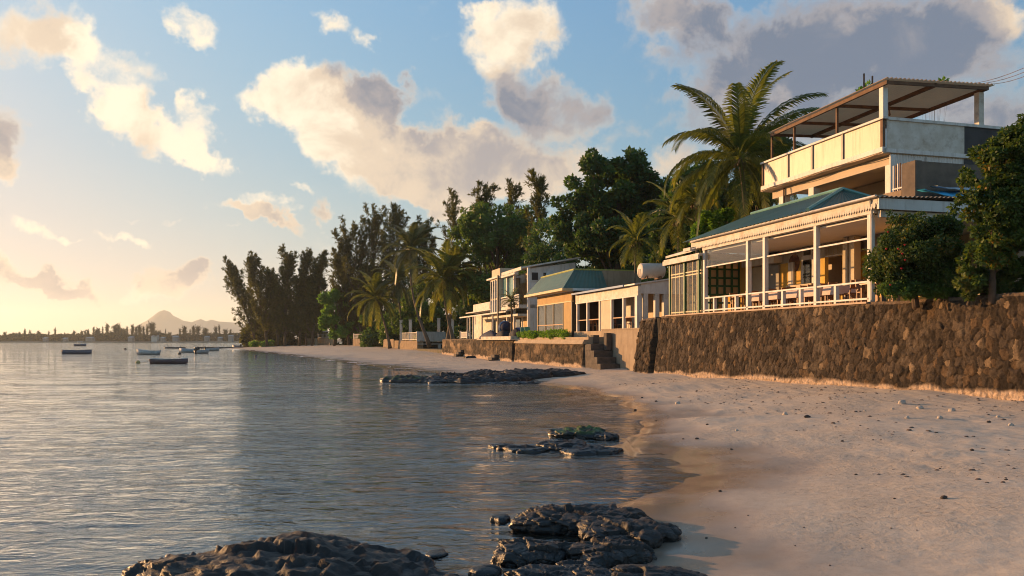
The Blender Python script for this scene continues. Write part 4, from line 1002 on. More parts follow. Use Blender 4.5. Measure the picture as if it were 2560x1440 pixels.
mb = MB(); mb.box(bt_-.09, te_+.4, b0-.55, b0-.3, ze_-.1, ze_+.09); part('side_eave', mb, m_white, B2)
mb = MB(); mb.box(bt_, bt_+.15, b0, b1, 5.72, ze_-.13); part('header_panel', mb, m_brass, B2)
mb = MB(); mb.box(bt_-.03, bt_+.18, b0-.02, b1, 5.63, 5.72); part('header_rail', mb, surf('eave_paint', (.55, .42, .24)), B2)
xs2 = [1429, 1408, 1383, 1363, 1344]
for q in xs2:
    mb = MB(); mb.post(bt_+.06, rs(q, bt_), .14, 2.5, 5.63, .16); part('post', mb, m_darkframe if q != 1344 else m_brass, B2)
mb = MB(); mb.box(bt_+.02, bt_+.1, rs(1427, bt_), rs(1409, bt_), 3.0, 5.62); part('shutter', mb, m_brass, B2)
for i in range(1, 4):
    mb = MB(); mb.box(bt_+.04, bt_+.055, rs(xs2[i], bt_)+.08, rs(xs2[i+1], bt_)-.08, 3.2, 5.62); part('pane', mb, m_pane, B2)
    mb = MB(); mb.box(bt_-.02, bt_+.03, rs(xs2[i], bt_)+.08, rs(xs2[i+1], bt_)-.08, 3.78, 3.86); part('rail', mb, m_wood, B2)
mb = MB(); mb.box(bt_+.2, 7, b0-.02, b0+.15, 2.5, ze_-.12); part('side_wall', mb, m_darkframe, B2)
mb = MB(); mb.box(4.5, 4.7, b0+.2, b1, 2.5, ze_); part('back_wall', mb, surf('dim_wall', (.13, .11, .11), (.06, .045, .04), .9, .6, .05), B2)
mb = MB(); mb.box(bt_, 4.5, b1-.12, b1, 2.5, ze_-.1); part('end_wall', mb, m_white2, B2)
mb = MB(); mb.box(bt_-.1, 6.9, b0-.02, b1, 2.45, 2.95); part('plinth', mb, m_conc2, B2)
for i, s_ in enumerate(np.linspace(b0+2.6, b1-.9, 5)):
    chair_at((bt_+.9, s_), (i % 2)*math.pi, ['brown chair beside the brown shutter of the mansard restaurant', 'brown chair inside the second pane of the mansard restaurant', 'brown chair in the middle of the mansard restaurant', 'brown chair inside the third pane of the mansard restaurant', 'brown chair at the far pane of the mansard restaurant'][i], 2.952)['group'] = 'brown chairs in the mansard restaurant'
t = thing('satellite_dish', 'small white dish on the teal mansard roof edge', 'dish', (bt_+1.0, rs(1375, bt_+1.0), 8.15))
s_ = rs(1375, bt_+1.0); mb = MB(); mb.lathe((bt_+1.0, s_, 8.55), [(.42, -.08), (.25, 0), (.03, .05)], 12, 'y'); part('bowl', mb, m_white, t)
mb = MB(); mb.tube([(bt_+1.0, s_, 8.15), (bt_+1.0, s_, 8.5)], .04, 5); part('mast', mb, m_rust, t)
# --- white two storey house
h0, h1 = rs(1321, 2), rs(1226, 2)
B3 = thing('two_storey_house', 'white two storey house with a balcony and teal glazing behind the small fan palm', 'house', (2, 90, 2.5))
zb = 6.1; zw_ = rz(1321, 671, 2)
tR = rt(1425, h0)
mb = MB(); mb.prism([(2, h0, 2.5), (tR+.6, h0, 2.5), (tR+.6, h0, rz(1405, 655, rt(1405, h0))), (2, h0, zw_)], (0, .2, 0)); part('side_wall', mb, m_white, B3)
for (xa, xb, ya, yb) in ((1329, 1345, 684, 703), (1358, 1372, 684, 702)):
    ta, tb = rt(xa, h0), rt(xb, h0); z1_ = CAMZ+(HY-ya)/FPX*82.3; z0_ = CAMZ+(HY-yb)/FPX*82.3
    f = MB(); f.box(ta-.12, tb+.12, h0-.06, h0-.003, z0_-.12, z0_); f.box(ta-.12, tb+.12, h0-.06, h0-.003, z1_, z1_+.1); f.box(ta-.12, ta, h0-.055, h0-.003, z0_, z1_); f.box(tb, tb+.12, h0-.055, h0-.003, z0_, z1_)
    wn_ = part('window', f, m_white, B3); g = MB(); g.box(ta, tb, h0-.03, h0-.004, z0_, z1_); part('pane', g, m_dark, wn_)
mb = MB(); mb.hexa([(1.2, h0-.4, zw_-.02), (tR+1, h0-.4, zw_+1.15), (tR+1, rs(1272, 1.5), zw_+1.15), (1.2, rs(1272, 1.5), zw_-.02), (1.2, h0-.4, zw_+.12), (tR+1, h0-.4, zw_+1.3), (tR+1, rs(1272, 1.5), zw_+1.3), (1.2, rs(1272, 1.5), zw_+.12)]); part('roof', mb, m_whiteroof, B3)
mb = MB(); mb.box(1.1, 1.22, h0-.42, rs(1262, 1.5), zw_-.2, zw_+.13); mb.box(.75, 1.1, rs(1292, 1), rs(1258, 1), zw_-.55, zw_-.35); part('fascia', mb, m_white2, B3)
mb = MB(); mb.box(3.2, 3.4, h0+.2, h1, 2.5, zw_-.05); part('front_wall', mb, m_cream, B3)
mb = MB(); mb.box(1.0, 3.2, h0, rs(1249, 1.2), zb-.35, zb); part('balcony_slab', mb, m_white2, B3)
mb = MB(); mb.box(.98, 1.08, h0, rs(1249, 1), zb+.95, zb+1.04); mb.box(.98, 1.08, h0, rs(1249, 1), zb+.06, zb+.12); part('balcony_rail', mb, m_white, B3)
for i, s_ in enumerate(np.linspace(h0+.05, rs(1249, 1)-.05, 34)):
    mb = MB(); mb.post(1.03, s_, .07, zb+.12, zb+.95); part('baluster', mb, m_white, B3)
for q in (1321, 1286, 1269, 1249):
    mb = MB(); mb.post(1.15, rs(q, 1.15), .22, 2.5, zw_-.2); part('column', mb, m_white, B3)
for i, (qa, qb) in enumerate(((1284, 1270), (1268, 1250))):
    mb = MB(); mb.box(1.25, 1.29, rs(qa, 1.2), rs(qb, 1.2), zb+.02, zw_-.35); part('teal_glass', mb, glassmat('teal_glass', (.30, .48, .46), .10, .1, .9, (.20, .36, .34)), B3)
n_ = 16; sA, sB = h0+.25, rs(1289, 3.1)
mb = MB(); mb.sheet((3.1, sA, zb), (3.1, sB, zb), (3.1, sB, zb+2.6), (3.1, sA, zb+2.6), 9, .07); part('curtain', mb, surf('curtain_cloth', (.55, .40, .22), (.42, .3, .16), .9, 1, 0), B3)
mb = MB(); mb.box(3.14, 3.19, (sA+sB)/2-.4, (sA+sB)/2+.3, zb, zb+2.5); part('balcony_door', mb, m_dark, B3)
# bay tower
u0, u1 = rs(1247, .8), rs(1226, .8); zt2 = rz(1240, 672, .8)
mb = MB(); mb.box(.8, 3.1, u0, u1, 5.2, zt2-.9); part('bay', mb, m_cream, B3)
mb = MB(); mb.box(.95, 3.1, u0+.15, u1-.1, zt2-.9, zt2); part('bay_parapet', mb, m_cream, B3)
mb = MB(); mb.box(.55, 3.2, u0-.3, u1+.9, zt2-1.1, zt2-.92); part('bay_cornice', mb, m_white2, B3)
for (za, zb_) in ((7.2, zt2-1.35), (5.5, 6.95)):
    for j in range(3):
        sa = u0+.5+(u1-u0-.7)*j/3; sb = u0+.5+(u1-u0-.7)*(j+1)/3-.25
        g = MB(); g.box(.74, .797, sa, sb, za, zb_); wn_ = part('window', g, m_panedark, B3)
        f = MB(); f.box(.70, .79, sa-.12, sa-.003, za-.1, zb_+.1); f.box(.70, .79, sb+.003, sb+.1, za-.1, zb_+.1); part('frame', f, m_white, wn_)
mb = MB(); mb.box(.9, 3.2, h0+.1, h1, 4.95, 5.17); part('floor_beam', mb, m_white2, B3)
for i, (qa, qb) in enumerate(((1313, 1304), (1296, 1288), (1280, 1274), (1266, 1261), (1255, 1251))):
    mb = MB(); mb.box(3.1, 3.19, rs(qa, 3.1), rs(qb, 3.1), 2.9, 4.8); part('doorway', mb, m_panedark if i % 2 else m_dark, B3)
# --- low veranda building
B4 = thing('veranda_house', 'low house with a grey awning veranda at the far end of the stone wall', 'house', (.5, 100, 2.5))
d0, d1 = rs(1268, .3), rs(1152, .3)
mb = MB(); mb.hexa([(.2, d0, 5.45), (3.0, d0, 6.0), (3.0, d1, 5.9), (.2, d1, 5.4), (.2, d0, 5.52), (3.0, d0, 6.07), (3.0, d1, 5.97), (.2, d1, 5.47)]); part('awning', mb, m_greysheet, B4)
mb = MB(); mb.box(.13, .197, d0, d1, 5.36, 5.52); part('awning_edge', mb, m_white2, B4)
for q in (1169, 1175, 1183, 1205, 1232):
    mb = MB(); mb.post(.4, rs(q, .4), .16, 2.5, 5.43); part('post', mb, m_white2, B4)
mb = MB(); mb.box(3.0, 3.2, d0+.5, rs(1183, 3), 2.5, 5.9); part('front_wall', mb, m_white2, B4)
for i in range(6):
    sa = d0+1.5+i*2.9
    mb = MB(); mb.box(2.9, 2.99, sa, sa+1.5, 2.9, 5.1); part('french_door', mb, m_panedark if i % 2 else surf('curtain_cloth', (.5, .4, .25)), B4)
v0, v1 = rs(1224, 2.2), rs(1183, 2.2)
mb = MB(); mb.box(2.2, 6.0, v0, v1, 5.98, 7.2); part('upper_block', mb, m_white2, B4)
mb = MB(); mb.box(1.6, 6.2, v0-4, v1+2.0, 6.08, 6.2); part('upper_ledge', mb, m_white2, B4)
fence_panel('slatted_fence', 'white slatted fence under the grey awning', *rw(.1, rs(1169, .1)), *rw(.1, rs(1152, .1)), 2.622, .95, 16, group='white slatted fences along the shore')
# pole, covered boats and plastic chairs, hedge, little fan palm pot
mb = MB(); s_ = rs(1245, -.3); mb.tube([(-.3, s_, 2.87), (-.3, s_, rz(1245, 688, -.3))], .09, 8)
tag(mb.build('light_pole', m_darkframe, base=(-.3, s_, 2.87)), 'thin dark pole standing at the edge of the white slab', 'pole')
def mound(name, label, cat, c, rx, ry, h, mat, folds, seed):
    vs = []; fs = []; n = 28; k = 9; r = random.Random(seed)
    for i in range(k+1):
        f = i/k
        for j in range(n):
            q = 2*math.pi*j/n; rr = math.cos(f*math.pi/2)**.55*(1+.05*math.sin(q*folds+f*3)+.05*r.random())
            vs.append((c[0]+rx*rr*math.cos(q), c[1]+ry*rr*math.sin(q), c[2]+h*f**.9*(1+.1*math.sin(q*2))))
    for i in range(k):
        for j in range(n): fs.append((i*n+j, i*n+(j+1) % n, (i+1)*n+(j+1) % n, (i+1)*n+j))
    fs.append(tuple(k*n+j for j in range(n)))
    mb = MB(); mb.add(vs, fs); return tag(mb.build(name, mat, base=c, smooth=True), label, cat)
m_navy = surf('navy_tarp', (.010, .018, .055), (.007, .012, .035), .8, 2, .4)
m_navy2 = surf('dark_cover', (.014, .015, .028), (.008, .009, .016), .85, 2, .4)
mound('covered_boat', 'rounded dark blue covered dinghy on the white slab beside the pole', 'covered boat', (0, rs(1262, 0), 2.862), .8, 1.5, .75, m_navy2, 5, 1)
BS = thing('upturned_boat', 'dark blue striped upturned hull resting on the covered dinghy', 'boat', (0, rs(1263, 0), 3.5))
mb = MB(); s_ = rs(1264, 0)
mb.lathe((0, s_, 3.78), [(.05, -.8), (.42, -.55), (.62, -.1), (.66, .3), (.6, .75)], 18, 'y'); part('hull', mb, m_navy, BS, True)
for i in range(3):
    mb = MB(); mb.lathe((0, s_-.1+.25*i, 3.78), [(.645, 0), (.672, .02), (.672, .06), (.645, .08)], 18, 'y'); part('stripe', mb, m_bluetrim, BS)
mound('covered_pile', 'low pile under a crumpled navy cover left of the dark pole', 'covered pile', (.2, rs(1226, .2), 2.6), .9, 3.6, .95, m_navy, 9, 2)
mound('equipment_pile', 'dark violet heap of covered beach gear right of the covered dinghy', 'covered pile', (.3, rs(1290, .3), 2.862), .6, 1.4, .8, m_navy2, 7, 3)
m_tealp = surf('teal_plastic', (.02, .22, .18), None, .4, 2, 0); m_blue = surf('blue_plastic', (.03, .08, .28), None, .4, 2, 0)
for i, (px_, mt, lab) in enumerate(((1311, m_tealp, 'green teal plastic chair behind the hedge'), (1321, m_tealp, 'second teal plastic chair nearer the mansard restaurant front'), (1300, m_blue, 'blue plastic chair left of the teal plastic chairs'))):
    c = (.6, rs(px_, .6), 2.6); t = thing('plastic_chair', lab, 'chair', c, group='plastic chairs behind the hedge')
    mb = MB(); mb.box(c[0]-.3, c[0]+.3, c[1]-.35, c[1]+.35, 3.05, 3.12); part('seat', mb, mt, t)
    mb = MB(); mb.hexa([(c[0]-.3, c[1]+.3, 3.12), (c[0]+.3, c[1]+.3, 3.12), (c[0]+.3, c[1]+.36, 3.12), (c[0]-.3, c[1]+.36, 3.12), (c[0]-.26, c[1]+.5, 3.75), (c[0]+.26, c[1]+.5, 3.75), (c[0]+.26, c[1]+.56, 3.75), (c[0]-.26, c[1]+.56, 3.75)]); part('backrest', mb, mt, t)
    for x in (-.26, .26):
        for y in (-.3, .3):
            mb = MB(); mb.post(c[0]+x, c[1]+y, .06, 2.6, 3.05); part('leg', mb, mt, t)
# stainless cylinder lying on the sand at the steps
p = hit(1512, 919); t = thing('concrete_drum', 'pale concrete drum lying on the sand at the foot of the steps', 'drum', (p.x, p.y, p.z), 'world')
mb = MB(); mb.lathe((0, 0, 0), [(.26, 0), (.29, .04), (.29, .62), (.26, .66)], 18, 'x')
mb.v = [(p.x-.3+v[0]*.9+v[1]*.3, p.y+v[1]*.95-v[0]*.3, p.z+.24+v[2]) for v in mb.v]; part('drum', mb, surf('drum_concrete', (.45, .38, .32), (.34, .28, .23), .8, 3, .2), t, True)
mb = MB(); mb.lathe((0, 0, 0), [(.07, -.015), (.07, .02)], 10, 'x'); mb.v = [(p.x-.3+v[0]+v[1]*.3, p.y+v[1]*.95, p.z+.24+v[2]) for v in mb.v]; part('bung', mb, m_yel, t)

a_ = row(-.3, rs(1245, -.3), 8.9); b2 = row(tR, h0, zw_+1.2); mb = MB()
mb.tube([a_.lerp(b2, f)-Vector((0, 0, .35*math.sin(math.pi*f))) for f in np.linspace(0, 1, 9)], .03, 4)
tag(mb.build('power_line', m_rust, base=a_, frame='world'), 'sagging cable from the dark pole to the roof of the two storey house', 'power line')
# ================================================================ vegetation
def unit(v): return v/np.maximum(np.linalg.norm(v, axis=-1, keepdims=True), 1e-9)
def leaf_quads(P, A, Nn, ln, wd):
    """diamond leaves: centre-base P, axis A, normal Nn, length, width"""
    B = unit(np.cross(A, Nn)); ln = np.asarray(ln)[:, None]; wd = np.asarray(wd)[:, None]
    V = np.stack([P, P+A*ln*.45+B*wd*.5, P+A*ln, P+A*ln*.45-B*wd*.5], 1).reshape(-1, 3)
    F = np.arange(len(P)*4).reshape(-1, 4); return V, F
def leaf_cloud(r, C, R, n, ln, wd=.55, up=.35, shell=.45, drop=.0):
    C = np.asarray(C, float); R = np.asarray(R, float)
    pk = r.choice(len(C), n, p=R**2/np.sum(R**2))
    d = unit(r.normal(size=(n, 3))); rad = shell+(1-shell)*r.rand(n)**.6
    P = C[pk]+d*(R[pk]*rad)[:, None]*np.array([1, 1, .8])
    A = unit(d*.7+r.normal(size=(n, 3))*.7+np.array([0, 0, -drop])); Nn = unit(d+r.normal(size=(n, 3))*.5+np.array([0, 0, up]))
    l = ln*(.6+.8*r.rand(n))
    V, F = leaf_quads(P, A, Nn, l, l*wd)
    ct = r.rand(len(C)); t = np.clip(ct[pk]*.45+r.rand(n)*.5, 0, 1)
    return V, F, np.repeat(t, 4)
def crown_clusters(r, ell, n, rel=.30):
    """cluster centres near the surface of a set of ellipsoids (cx,cy,cz,rx,ry,rz)"""
    C = []; R = []
    vol = np.array([e[3]*e[4]*e[5] for e in ell])**.67; pk = r.choice(len(ell), n, p=vol/vol.sum())
    for i in pk:
        e = ell[i]; d = r.normal(size=3); d /= np.linalg.norm(d); f = .45+.55*r.rand()**.5
        C.append([e[0]+d[0]*e[3]*f, e[1]+d[1]*e[4]*f, e[2]+d[2]*e[5]*f]); R.append(rel*(e[3]+e[5])/2*(.55+.8*r.rand()))
    return np.array(C), np.array(R)
m_bark = surf('bark', (.12, .085, .06), (.06, .045, .032), .95, 3, .6)
m_palmbark = surf('palm_bark', (.17, .125, .09), (.10, .075, .055), .95, 3, .6)
lf_dark = leafmat('leaf_dark', (0.026, 0.064, 0.022), (0.071, 0.141, 0.034), 0.38)
lf_mid = leafmat('leaf_mid', (0.046, 0.098, 0.026), (0.110, 0.192, 0.045), 0.43)
lf_bright = leafmat('leaf_bright', (0.068, 0.174, 0.026), (0.144, 0.283, 0.047), 0.48)
lf_olive = leafmat('leaf_olive', (0.050, 0.082, 0.026), (0.124, 0.167, 0.051), 0.43, accent=(.20, .13, .03))
lf_cas = leafmat('leaf_casuarina', (.030, .042, .016), (.095, .105, .035), .5, .7)
lf_palm = leafmat('leaf_palm', (0.032, 0.049, 0.014), (0.160, 0.189, 0.043), 0.43, .4, accent=(.26, .20, .05))
lf_palmg = leafmat('leaf_palm_grey', (0.032, 0.046, 0.026), (0.123, 0.145, 0.065), 0.38, .4)
lf_rim = leafmat('leaf_autumn', (0.032, 0.064, 0.018), (0.092, 0.151, 0.032), 0.38, accent=(.30, .14, .02))
lf_hib = leafmat('leaf_hibiscus', (0.020, 0.044, 0.016), (0.086, 0.138, 0.034), .35, accent=(.22, .16, .04))
lf_far = leafmat('leaf_far', (.02, .026, .014), (.05, .055, .026), .2, .8)

def broadleaf(name, label, base, ell, n, ln, mat, seed, ncl=60, rel=.26, group=None, cat='tree', trunk=.25, drop=.1, shell=.45):
    r = np.random.RandomState(seed); base = Vector(base)
    t = thing(name, label, cat, base, 'world', group)
    C, R = crown_clusters(r, ell, ncl, rel)
    V, F, ti = leaf_cloud(r, C, R, n, ln, drop=drop, shell=shell)
    fast('crown', V, F, mat, t, tint=ti)
    mb = MB(); top = Vector((float(np.mean([e[0] for e in ell])), float(np.mean([e[1] for e in ell])), float(np.mean([e[2] for e in ell]))))
    mid = base.lerp(top, .5)+Vector((.3*trunk, .2, 0))
    mb.tube([base-Vector((0, 0, .3)), base.lerp(mid, .5), mid, top], [trunk*1.3, trunk, trunk*.8, trunk*.35], 8)
    for i in r.choice(len(C), min(14, len(C)), replace=False):
        c = Vector(C[i]); f = .35+.5*r.rand(); a = base.lerp(mid, f*1.2) if f < .6 else mid.lerp(top, f-.5)
        m_ = a.lerp(c, .5)+Vector((0, 0, -.08*(c-a).length)); mb.tube([a, m_, c], [trunk*.38, trunk*.22, trunk*.07], 6)
    mb.build('trunk', m_bark, t, True)
    return t
def ell_px(px, py, d, rx, ry, deep=None):      # crown lobe from its place in the view, its half sizes in photo pixels
    p = pix(px, py, d); a, b_ = rx/FPX*d, ry/FPX*d
    return (p.x, p.y, p.z, a, deep or a, b_)

def palm_frond(r, o, az, el, ln, nl, leaf, hang, W_=.02, wm=1.0):
    """one feather frond; returns V,F,tint"""
    n = 14; pts = [np.array(o)]; d = np.array([math.cos(az)*math.cos(el), math.sin(az)*math.cos(el), math.sin(el)]); step = ln/n; e = el
    bend = (.025+.02*r.rand())*(.85 if el > .75 else 1.05)
    for i in range(n):
        e2 = e-bend*(1+i*.28); e = max(e2, -1.45); d = np.array([math.cos(az)*math.cos(e), math.sin(az)*math.cos(e), math.sin(e)]); pts.append(pts[-1]+d*step)
    pts = np.array(pts)
    V = []; F = []; T = []
    side = np.array([-math.sin(az), math.cos(az), 0])
    def add(q, tt):
        k = len(V); V.extend(q); F.append((k, k+1, k+2, k+3)); T.extend([tt]*4)
    base_t = r.rand()*.5
    for i in range(n):
        w0 = W_*(1-i/n)*2+.008; w1 = W_*(1-(i+1)/n)*2+.008
        add([pts[i]-side*w0, pts[i]+side*w0, pts[i+1]+side*w1, pts[i+1]-side*w1], .75)
        upv = np.array([0, 0, w0]); upw = np.array([0, 0, w1])
        add([pts[i]-upv, pts[i]+upv, pts[i+1]+upw, pts[i+1]-upw], .7)
    for j in range(nl):
        f = .10+.90*(j+.5)/nl; x = f*n; i = min(int(x), n-1); p = pts[i]+(pts[i+1]-pts[i])*(x-i); tg = (pts[i+1]-pts[i])/step
        L_ = leaf*(math.sin(min(1, f*1.6+.12)*math.pi*.5))*(1-.62*max(0, f-.45)/.55)
        for sgn in (-1, 1):
            tw = .25*r.randn()
            d1 = side*sgn*(.85)+tg*(.55+.5*f)+np.array([0, 0, .18+tw*.3]); d1 /= np.linalg.norm(d1)
            d2 = d1+np.array([0, 0, -hang*(.7+.6*r.rand())]); d2 /= np.linalg.norm(d2)
            m_ = p+d1*L_*.45; q = m_+d2*L_*.6
            wv = (tg*.034*(leaf/.8)+np.array([0, 0, .012]))*wm
            tt = min(1, base_t+r.rand()*.4+(.35 if f > .92 and r.rand() < .5 else 0))
            add([p-wv*.6, p+wv*.6, m_+wv, m_-wv], tt); add([m_-wv, m_+wv, q+wv*.15, q-wv*.15], tt)
    return V, F, T
def palm(name, label, base, top, nf, ln, seed, mat, nl=34, leaf=.75, hang=.8, trunk=.2, split=False, group=None, els=None, bendx=0.0, dead=2, wm=1.0):
    r = np.random.RandomState(seed); base = Vector(base); top = Vector(top)
    t = thing(name, label, 'palm', base, 'world', group)
    mb = MB(); pts = []; rad = []
    for i in range(11):
        f = i/10; p = base.lerp(top, f); p.x += bendx*math.sin(math.pi*f); pts.append(p); rad.append(trunk*(1.35-.55*min(1, f*2.5)-.2*f+(.25 if f < .05 else 0)))
    pts[0] = pts[0]-Vector((0, 0, .3)); mb.tube(pts, rad, 9); mb.build('trunk', m_palmbark, t, True)
    mb = MB()
    for i in range(9):
        q = i*2.4; c = top+Vector((math.cos(q)*.28, math.sin(q)*.28, -.35-.12*(i % 3)))
        mb.lathe(c, [(.02, -.13), (.11, -.06), (.12, .03), (.03, .13)], 8)
    mb.build('coconuts', surf('coconut', (.16, .10, .03), (.10, .06, .02), .6, 4, .1), t, True)['kind'] = 'stuff'
    AV = []; AF = []; AT = []
    for i in range(nf):
        f = (i+.5)/nf; az = i*2.39996+r.rand()*.35; el = (1.50-2.2*f) if els is None else els[i % len(els)]
        l = ln*(.82+.3*r.rand())*(1.1 if .04 < f < .25 else 1); h = hang*(.35+.9*f)
        V, F, T = palm_frond(r, top, az, el, l, nl, leaf, h, .02*wm, wm)
        if split:
            fast('frond', V, F, mat, t, tint=T)
        else:
            AF += [tuple(q+len(AV) for q in x) for x in F]; AV += V; AT += T
    if not split: fast('crown', AV, AF, mat, t, tint=AT)
    return t

def casuarina(name, label, base, h, spread, seed, mat=None, nl=22, lean=(0, 0), nd=34, tw=20, size=.62, group=None, low=.12):
    r = np.random.RandomState(seed); base = Vector(base); mat = mat or lf_cas
    t = thing(name, label, 'tree', base, 'world', group)
    mb = MB(); P = []; A = []; TT = []
    def tp(f): return np.array([base.x+lean[0]*f**1.3, base.y+lean[1]*f**1.3, base.z+h*f])
    mb.tube([Vector(tp(f))-Vector((0, 0, .3 if f == 0 else 0)) for f in (0, .2, .4, .6, .8, 1)], [h*.018, h*.015, h*.012, h*.008, h*.004, .02], 7)
    for i in range(nl):
        f = low+(1-low)*(i+.3)/nl*.98; az = r.rand()*6.28; o = tp(f)
        ln = h*(.26+.2*r.rand())*(1-.5*f)*min(1.25, spread/8.); e0 = .35+.6*r.rand()+f*.25
        n = 8; pts = [o]; d = None; e = e0
        for k in range(n):
            e = min(1.42, e+.075); d = np.array([math.cos(az)*math.cos(e), math.sin(az)*math.cos(e), math.sin(e)]); az += r.randn()*.10; pts.append(pts[-1]+d*ln/n)
        pts = np.array(pts); mb.tube([Vector(q) for q in pts], list(np.linspace(h*.0060*(1.15-f), .015, n+1)), 5)
        for j in range(tw):
            x = (.12+.88*(j+r.rand())/tw)*n; k = min(int(x), n-1); p = pts[k]+(pts[k+1]-pts[k])*(x-k)
            dd = unit((d*.65+r.normal(size=3)*.7+np.array([0, 0, .35]))[None])[0]; tl = (.6+1.0*r.rand())*size*2.3*(1.12-.95*x/n)+.25
            m_ = nd; ff = r.rand(m_)**.8; pp = p+dd*(tl*ff)[:, None]+r.normal(size=(m_, 3))*.10*size*1.4*(1.2-.85*x/n)
            P.append(pp); A.append(unit(dd*.9+r.normal(size=(m_, 3))*.5+np.array([0, 0, .1]))); TT.append(np.clip(.25*r.rand()+r.rand(m_)*.7, 0, 1))
    for j in range(26):   # leader
        f = .80+.2*j/26; p = tp(min(f, 1.03)); m_ = nd; dd = np.array([0, 0, 1.])
        pp = p+r.normal(size=(m_, 3))*np.array([.9, .9, .5])*size*1.5*(1.03-f); P.append(pp); A.append(unit(dd*.8+r.normal(size=(m_, 3))*.5)); TT.append(r.rand(m_)*.8)
    P = np.concatenate(P); A = np.concatenate(A); TT = np.concatenate(TT); l = size*(.6+.7*r.rand(len(P)))
    V, F = leaf_quads(P, A, unit(r.normal(size=P.shape)), l, l*.19)
    fast('crown', V, F, mat, t, tint=np.repeat(TT, 4)); mb.build('trunk', m_bark, t, True)
    return t
def ground_at(px, d, z): p = pix(px, HY, d); return (p.x, p.y, z)

# --- large broadleaf trees
d = 82
broadleaf('broadleaf_tree', 'huge dark broadleaf tree with a domed crown towering over the mansard restaurant', ground_at(1540, d, 2.4),
    [ell_px(1530, 470, d, 105, 75), ell_px(1440, 540, d, 60, 70), ell_px(1610, 500, d, 75, 75), ell_px(1660, 560, d, 60, 70), ell_px(1520, 590, d, 120, 60), ell_px(1480, 430, d, 60, 45), ell_px(1580, 420, d, 60, 40)], 60000, .40, lf_dark, 11, 190, .26, trunk=.5)
d = 66
broadleaf('broadleaf_tree', 'dense dark broadleaf tree between the huge domed tree and the tall coconut palm', ground_at(1790, d, 3.8),
    [ell_px(1740, 490, d, 70, 70), ell_px(1815, 420, d, 65, 60), ell_px(1700, 580, d, 70, 60), ell_px(1860, 520, d, 70, 110), ell_px(1780, 560, d, 70, 70)], 36000, .34, lf_dark, 12, 120, .28, trunk=.4)
d = 60
broadleaf('broadleaf_tree', 'olive broadleaf tree right behind the tall coconut palm and the terrace', ground_at(1930, d, 3.8),
    [ell_px(1905, 380, d, 60, 62), ell_px(1945, 340, d, 40, 38), ell_px(1890, 470, d, 55, 60)], 12000, .30, lf_olive, 13, 60, .25, trunk=.3)
d = 118
broadleaf('broadleaf_tree', 'spreading dark tree behind the white two storey house', ground_at(1240, d, 2.4),
    [ell_px(1235, 580, d, 85, 70), ell_px(1175, 600, d, 50, 60), ell_px(1310, 580, d, 60, 70), ell_px(1250, 690, d, 85, 70), ell_px(1200, 540, d, 45, 35), ell_px(1290, 545, d, 35, 32)], 36000, .5, lf_mid, 14, 130, .28, trunk=.5)
casuarina('casuarina_tree', 'sparse feathery casuarina rising just left of the huge domed tree', ground_at(1345, 108, 2.4), 21.3, 5.5, 21, nl=18, nd=22, tw=16, size=.55, low=.35)
casuarina('casuarina_tree', 'feathery casuarina tips poking above the spreading dark tree', ground_at(1215, 135, 2.4), 25.0, 5.5, 22, nl=24, nd=26, tw=16, size=.62, low=.3)
casuarina('casuarina_tree', 'thin casuarina above the right half of the spreading dark tree', ground_at(1275, 130, 2.4), 24.5, 4.5, 23, nl=18, nd=22, tw=14, size=.6, low=.35)
casuarina('casuarina_tree', 'leaning casuarina at the left flank of the spreading dark tree', ground_at(1160, 158, 1.0), 28.5, 6.0, 24, nl=20, nd=24, tw=15, size=.62, low=.3, lean=(-2.2, 0))
# --- dark undergrowth behind the buildings, every bush a thing
under = [(1375, 640, 100, 90, 70, lf_dark, 'dark rounded bush above the roof of the two storey house'), (1450, 650, 96, 75, 60, lf_mid, 'lit bush behind the teal mansard roof'), (1545, 650, 90, 80, 60, lf_dark, 'dark bush behind the right end of the mansard parapet'), (1640, 640, 78, 70, 60, lf_mid, 'bush above the water tank'),
         (1165, 740, 152, 62, 80, lf_dark, 'dark bush left of the white two storey house'), (1210, 770, 136, 60, 70, lf_dark, 'low dark bush behind the veranda house'), (1330, 700, 120, 60, 60, lf_dark, 'dark bush behind the gable of the two storey house'), (1700, 640, 68, 60, 50, lf_dark, 'dark bush between the water tank and the small palms'),
         (1080, 770, 160, 60, 70, lf_mid, 'bush behind the pair of coconut palms'), (1020, 790, 168, 55, 60, lf_mid, 'bush behind the white boundary wall'), (960, 800, 182, 60, 60, lf_dark, 'shaded bush under the crooked palm'),
         (700, 815, 248, 55, 40, lf_cas, 'dark undergrowth behind the trunks of the beach grove'), (770, 800, 246, 50, 50, lf_cas, 'tall undergrowth behind the tan block wall'), (640, 830, 262, 30, 22, lf_cas, 'low dark scrub at the back of the point'), (900, 805, 222, 60, 55, lf_cas, 'dark undergrowth below the large casuarina')]
for i, (px_, py_, d_, rx_, ry_, mt, lab) in enumerate(under):
    broadleaf('tropical_bush', lab, ground_at(px_, d_, 2.2 if d_ < 125 else .9), [ell_px(px_, py_, d_, rx_, ry_), ell_px(px_-rx_*.4, py_+ry_*.5, d_, rx_*.7, ry_*.8), ell_px(px_+rx_*.4, py_+ry_*.5, d_, rx_*.7, ry_*.8), ell_px(px_, py_+ry_*1.1, d_, rx_*1.1, ry_*.8)], 9000, .0042*d_, mt, 40+i, 46, .28, 'bushes behind the sea front', 'bush', trunk=.15)
broadleaf('green_shrub', 'bright green rounded shrub above the far end of the teal restaurant roof', ground_at(1800, 51, 3.8),
    [ell_px(1800, 565, 51, 55, 42), ell_px(1755, 595, 51, 40, 35), ell_px(1840, 545, 51, 35, 32)], 9000, .20, lf_bright, 51, 40, .28, cat='shrub', trunk=.15)
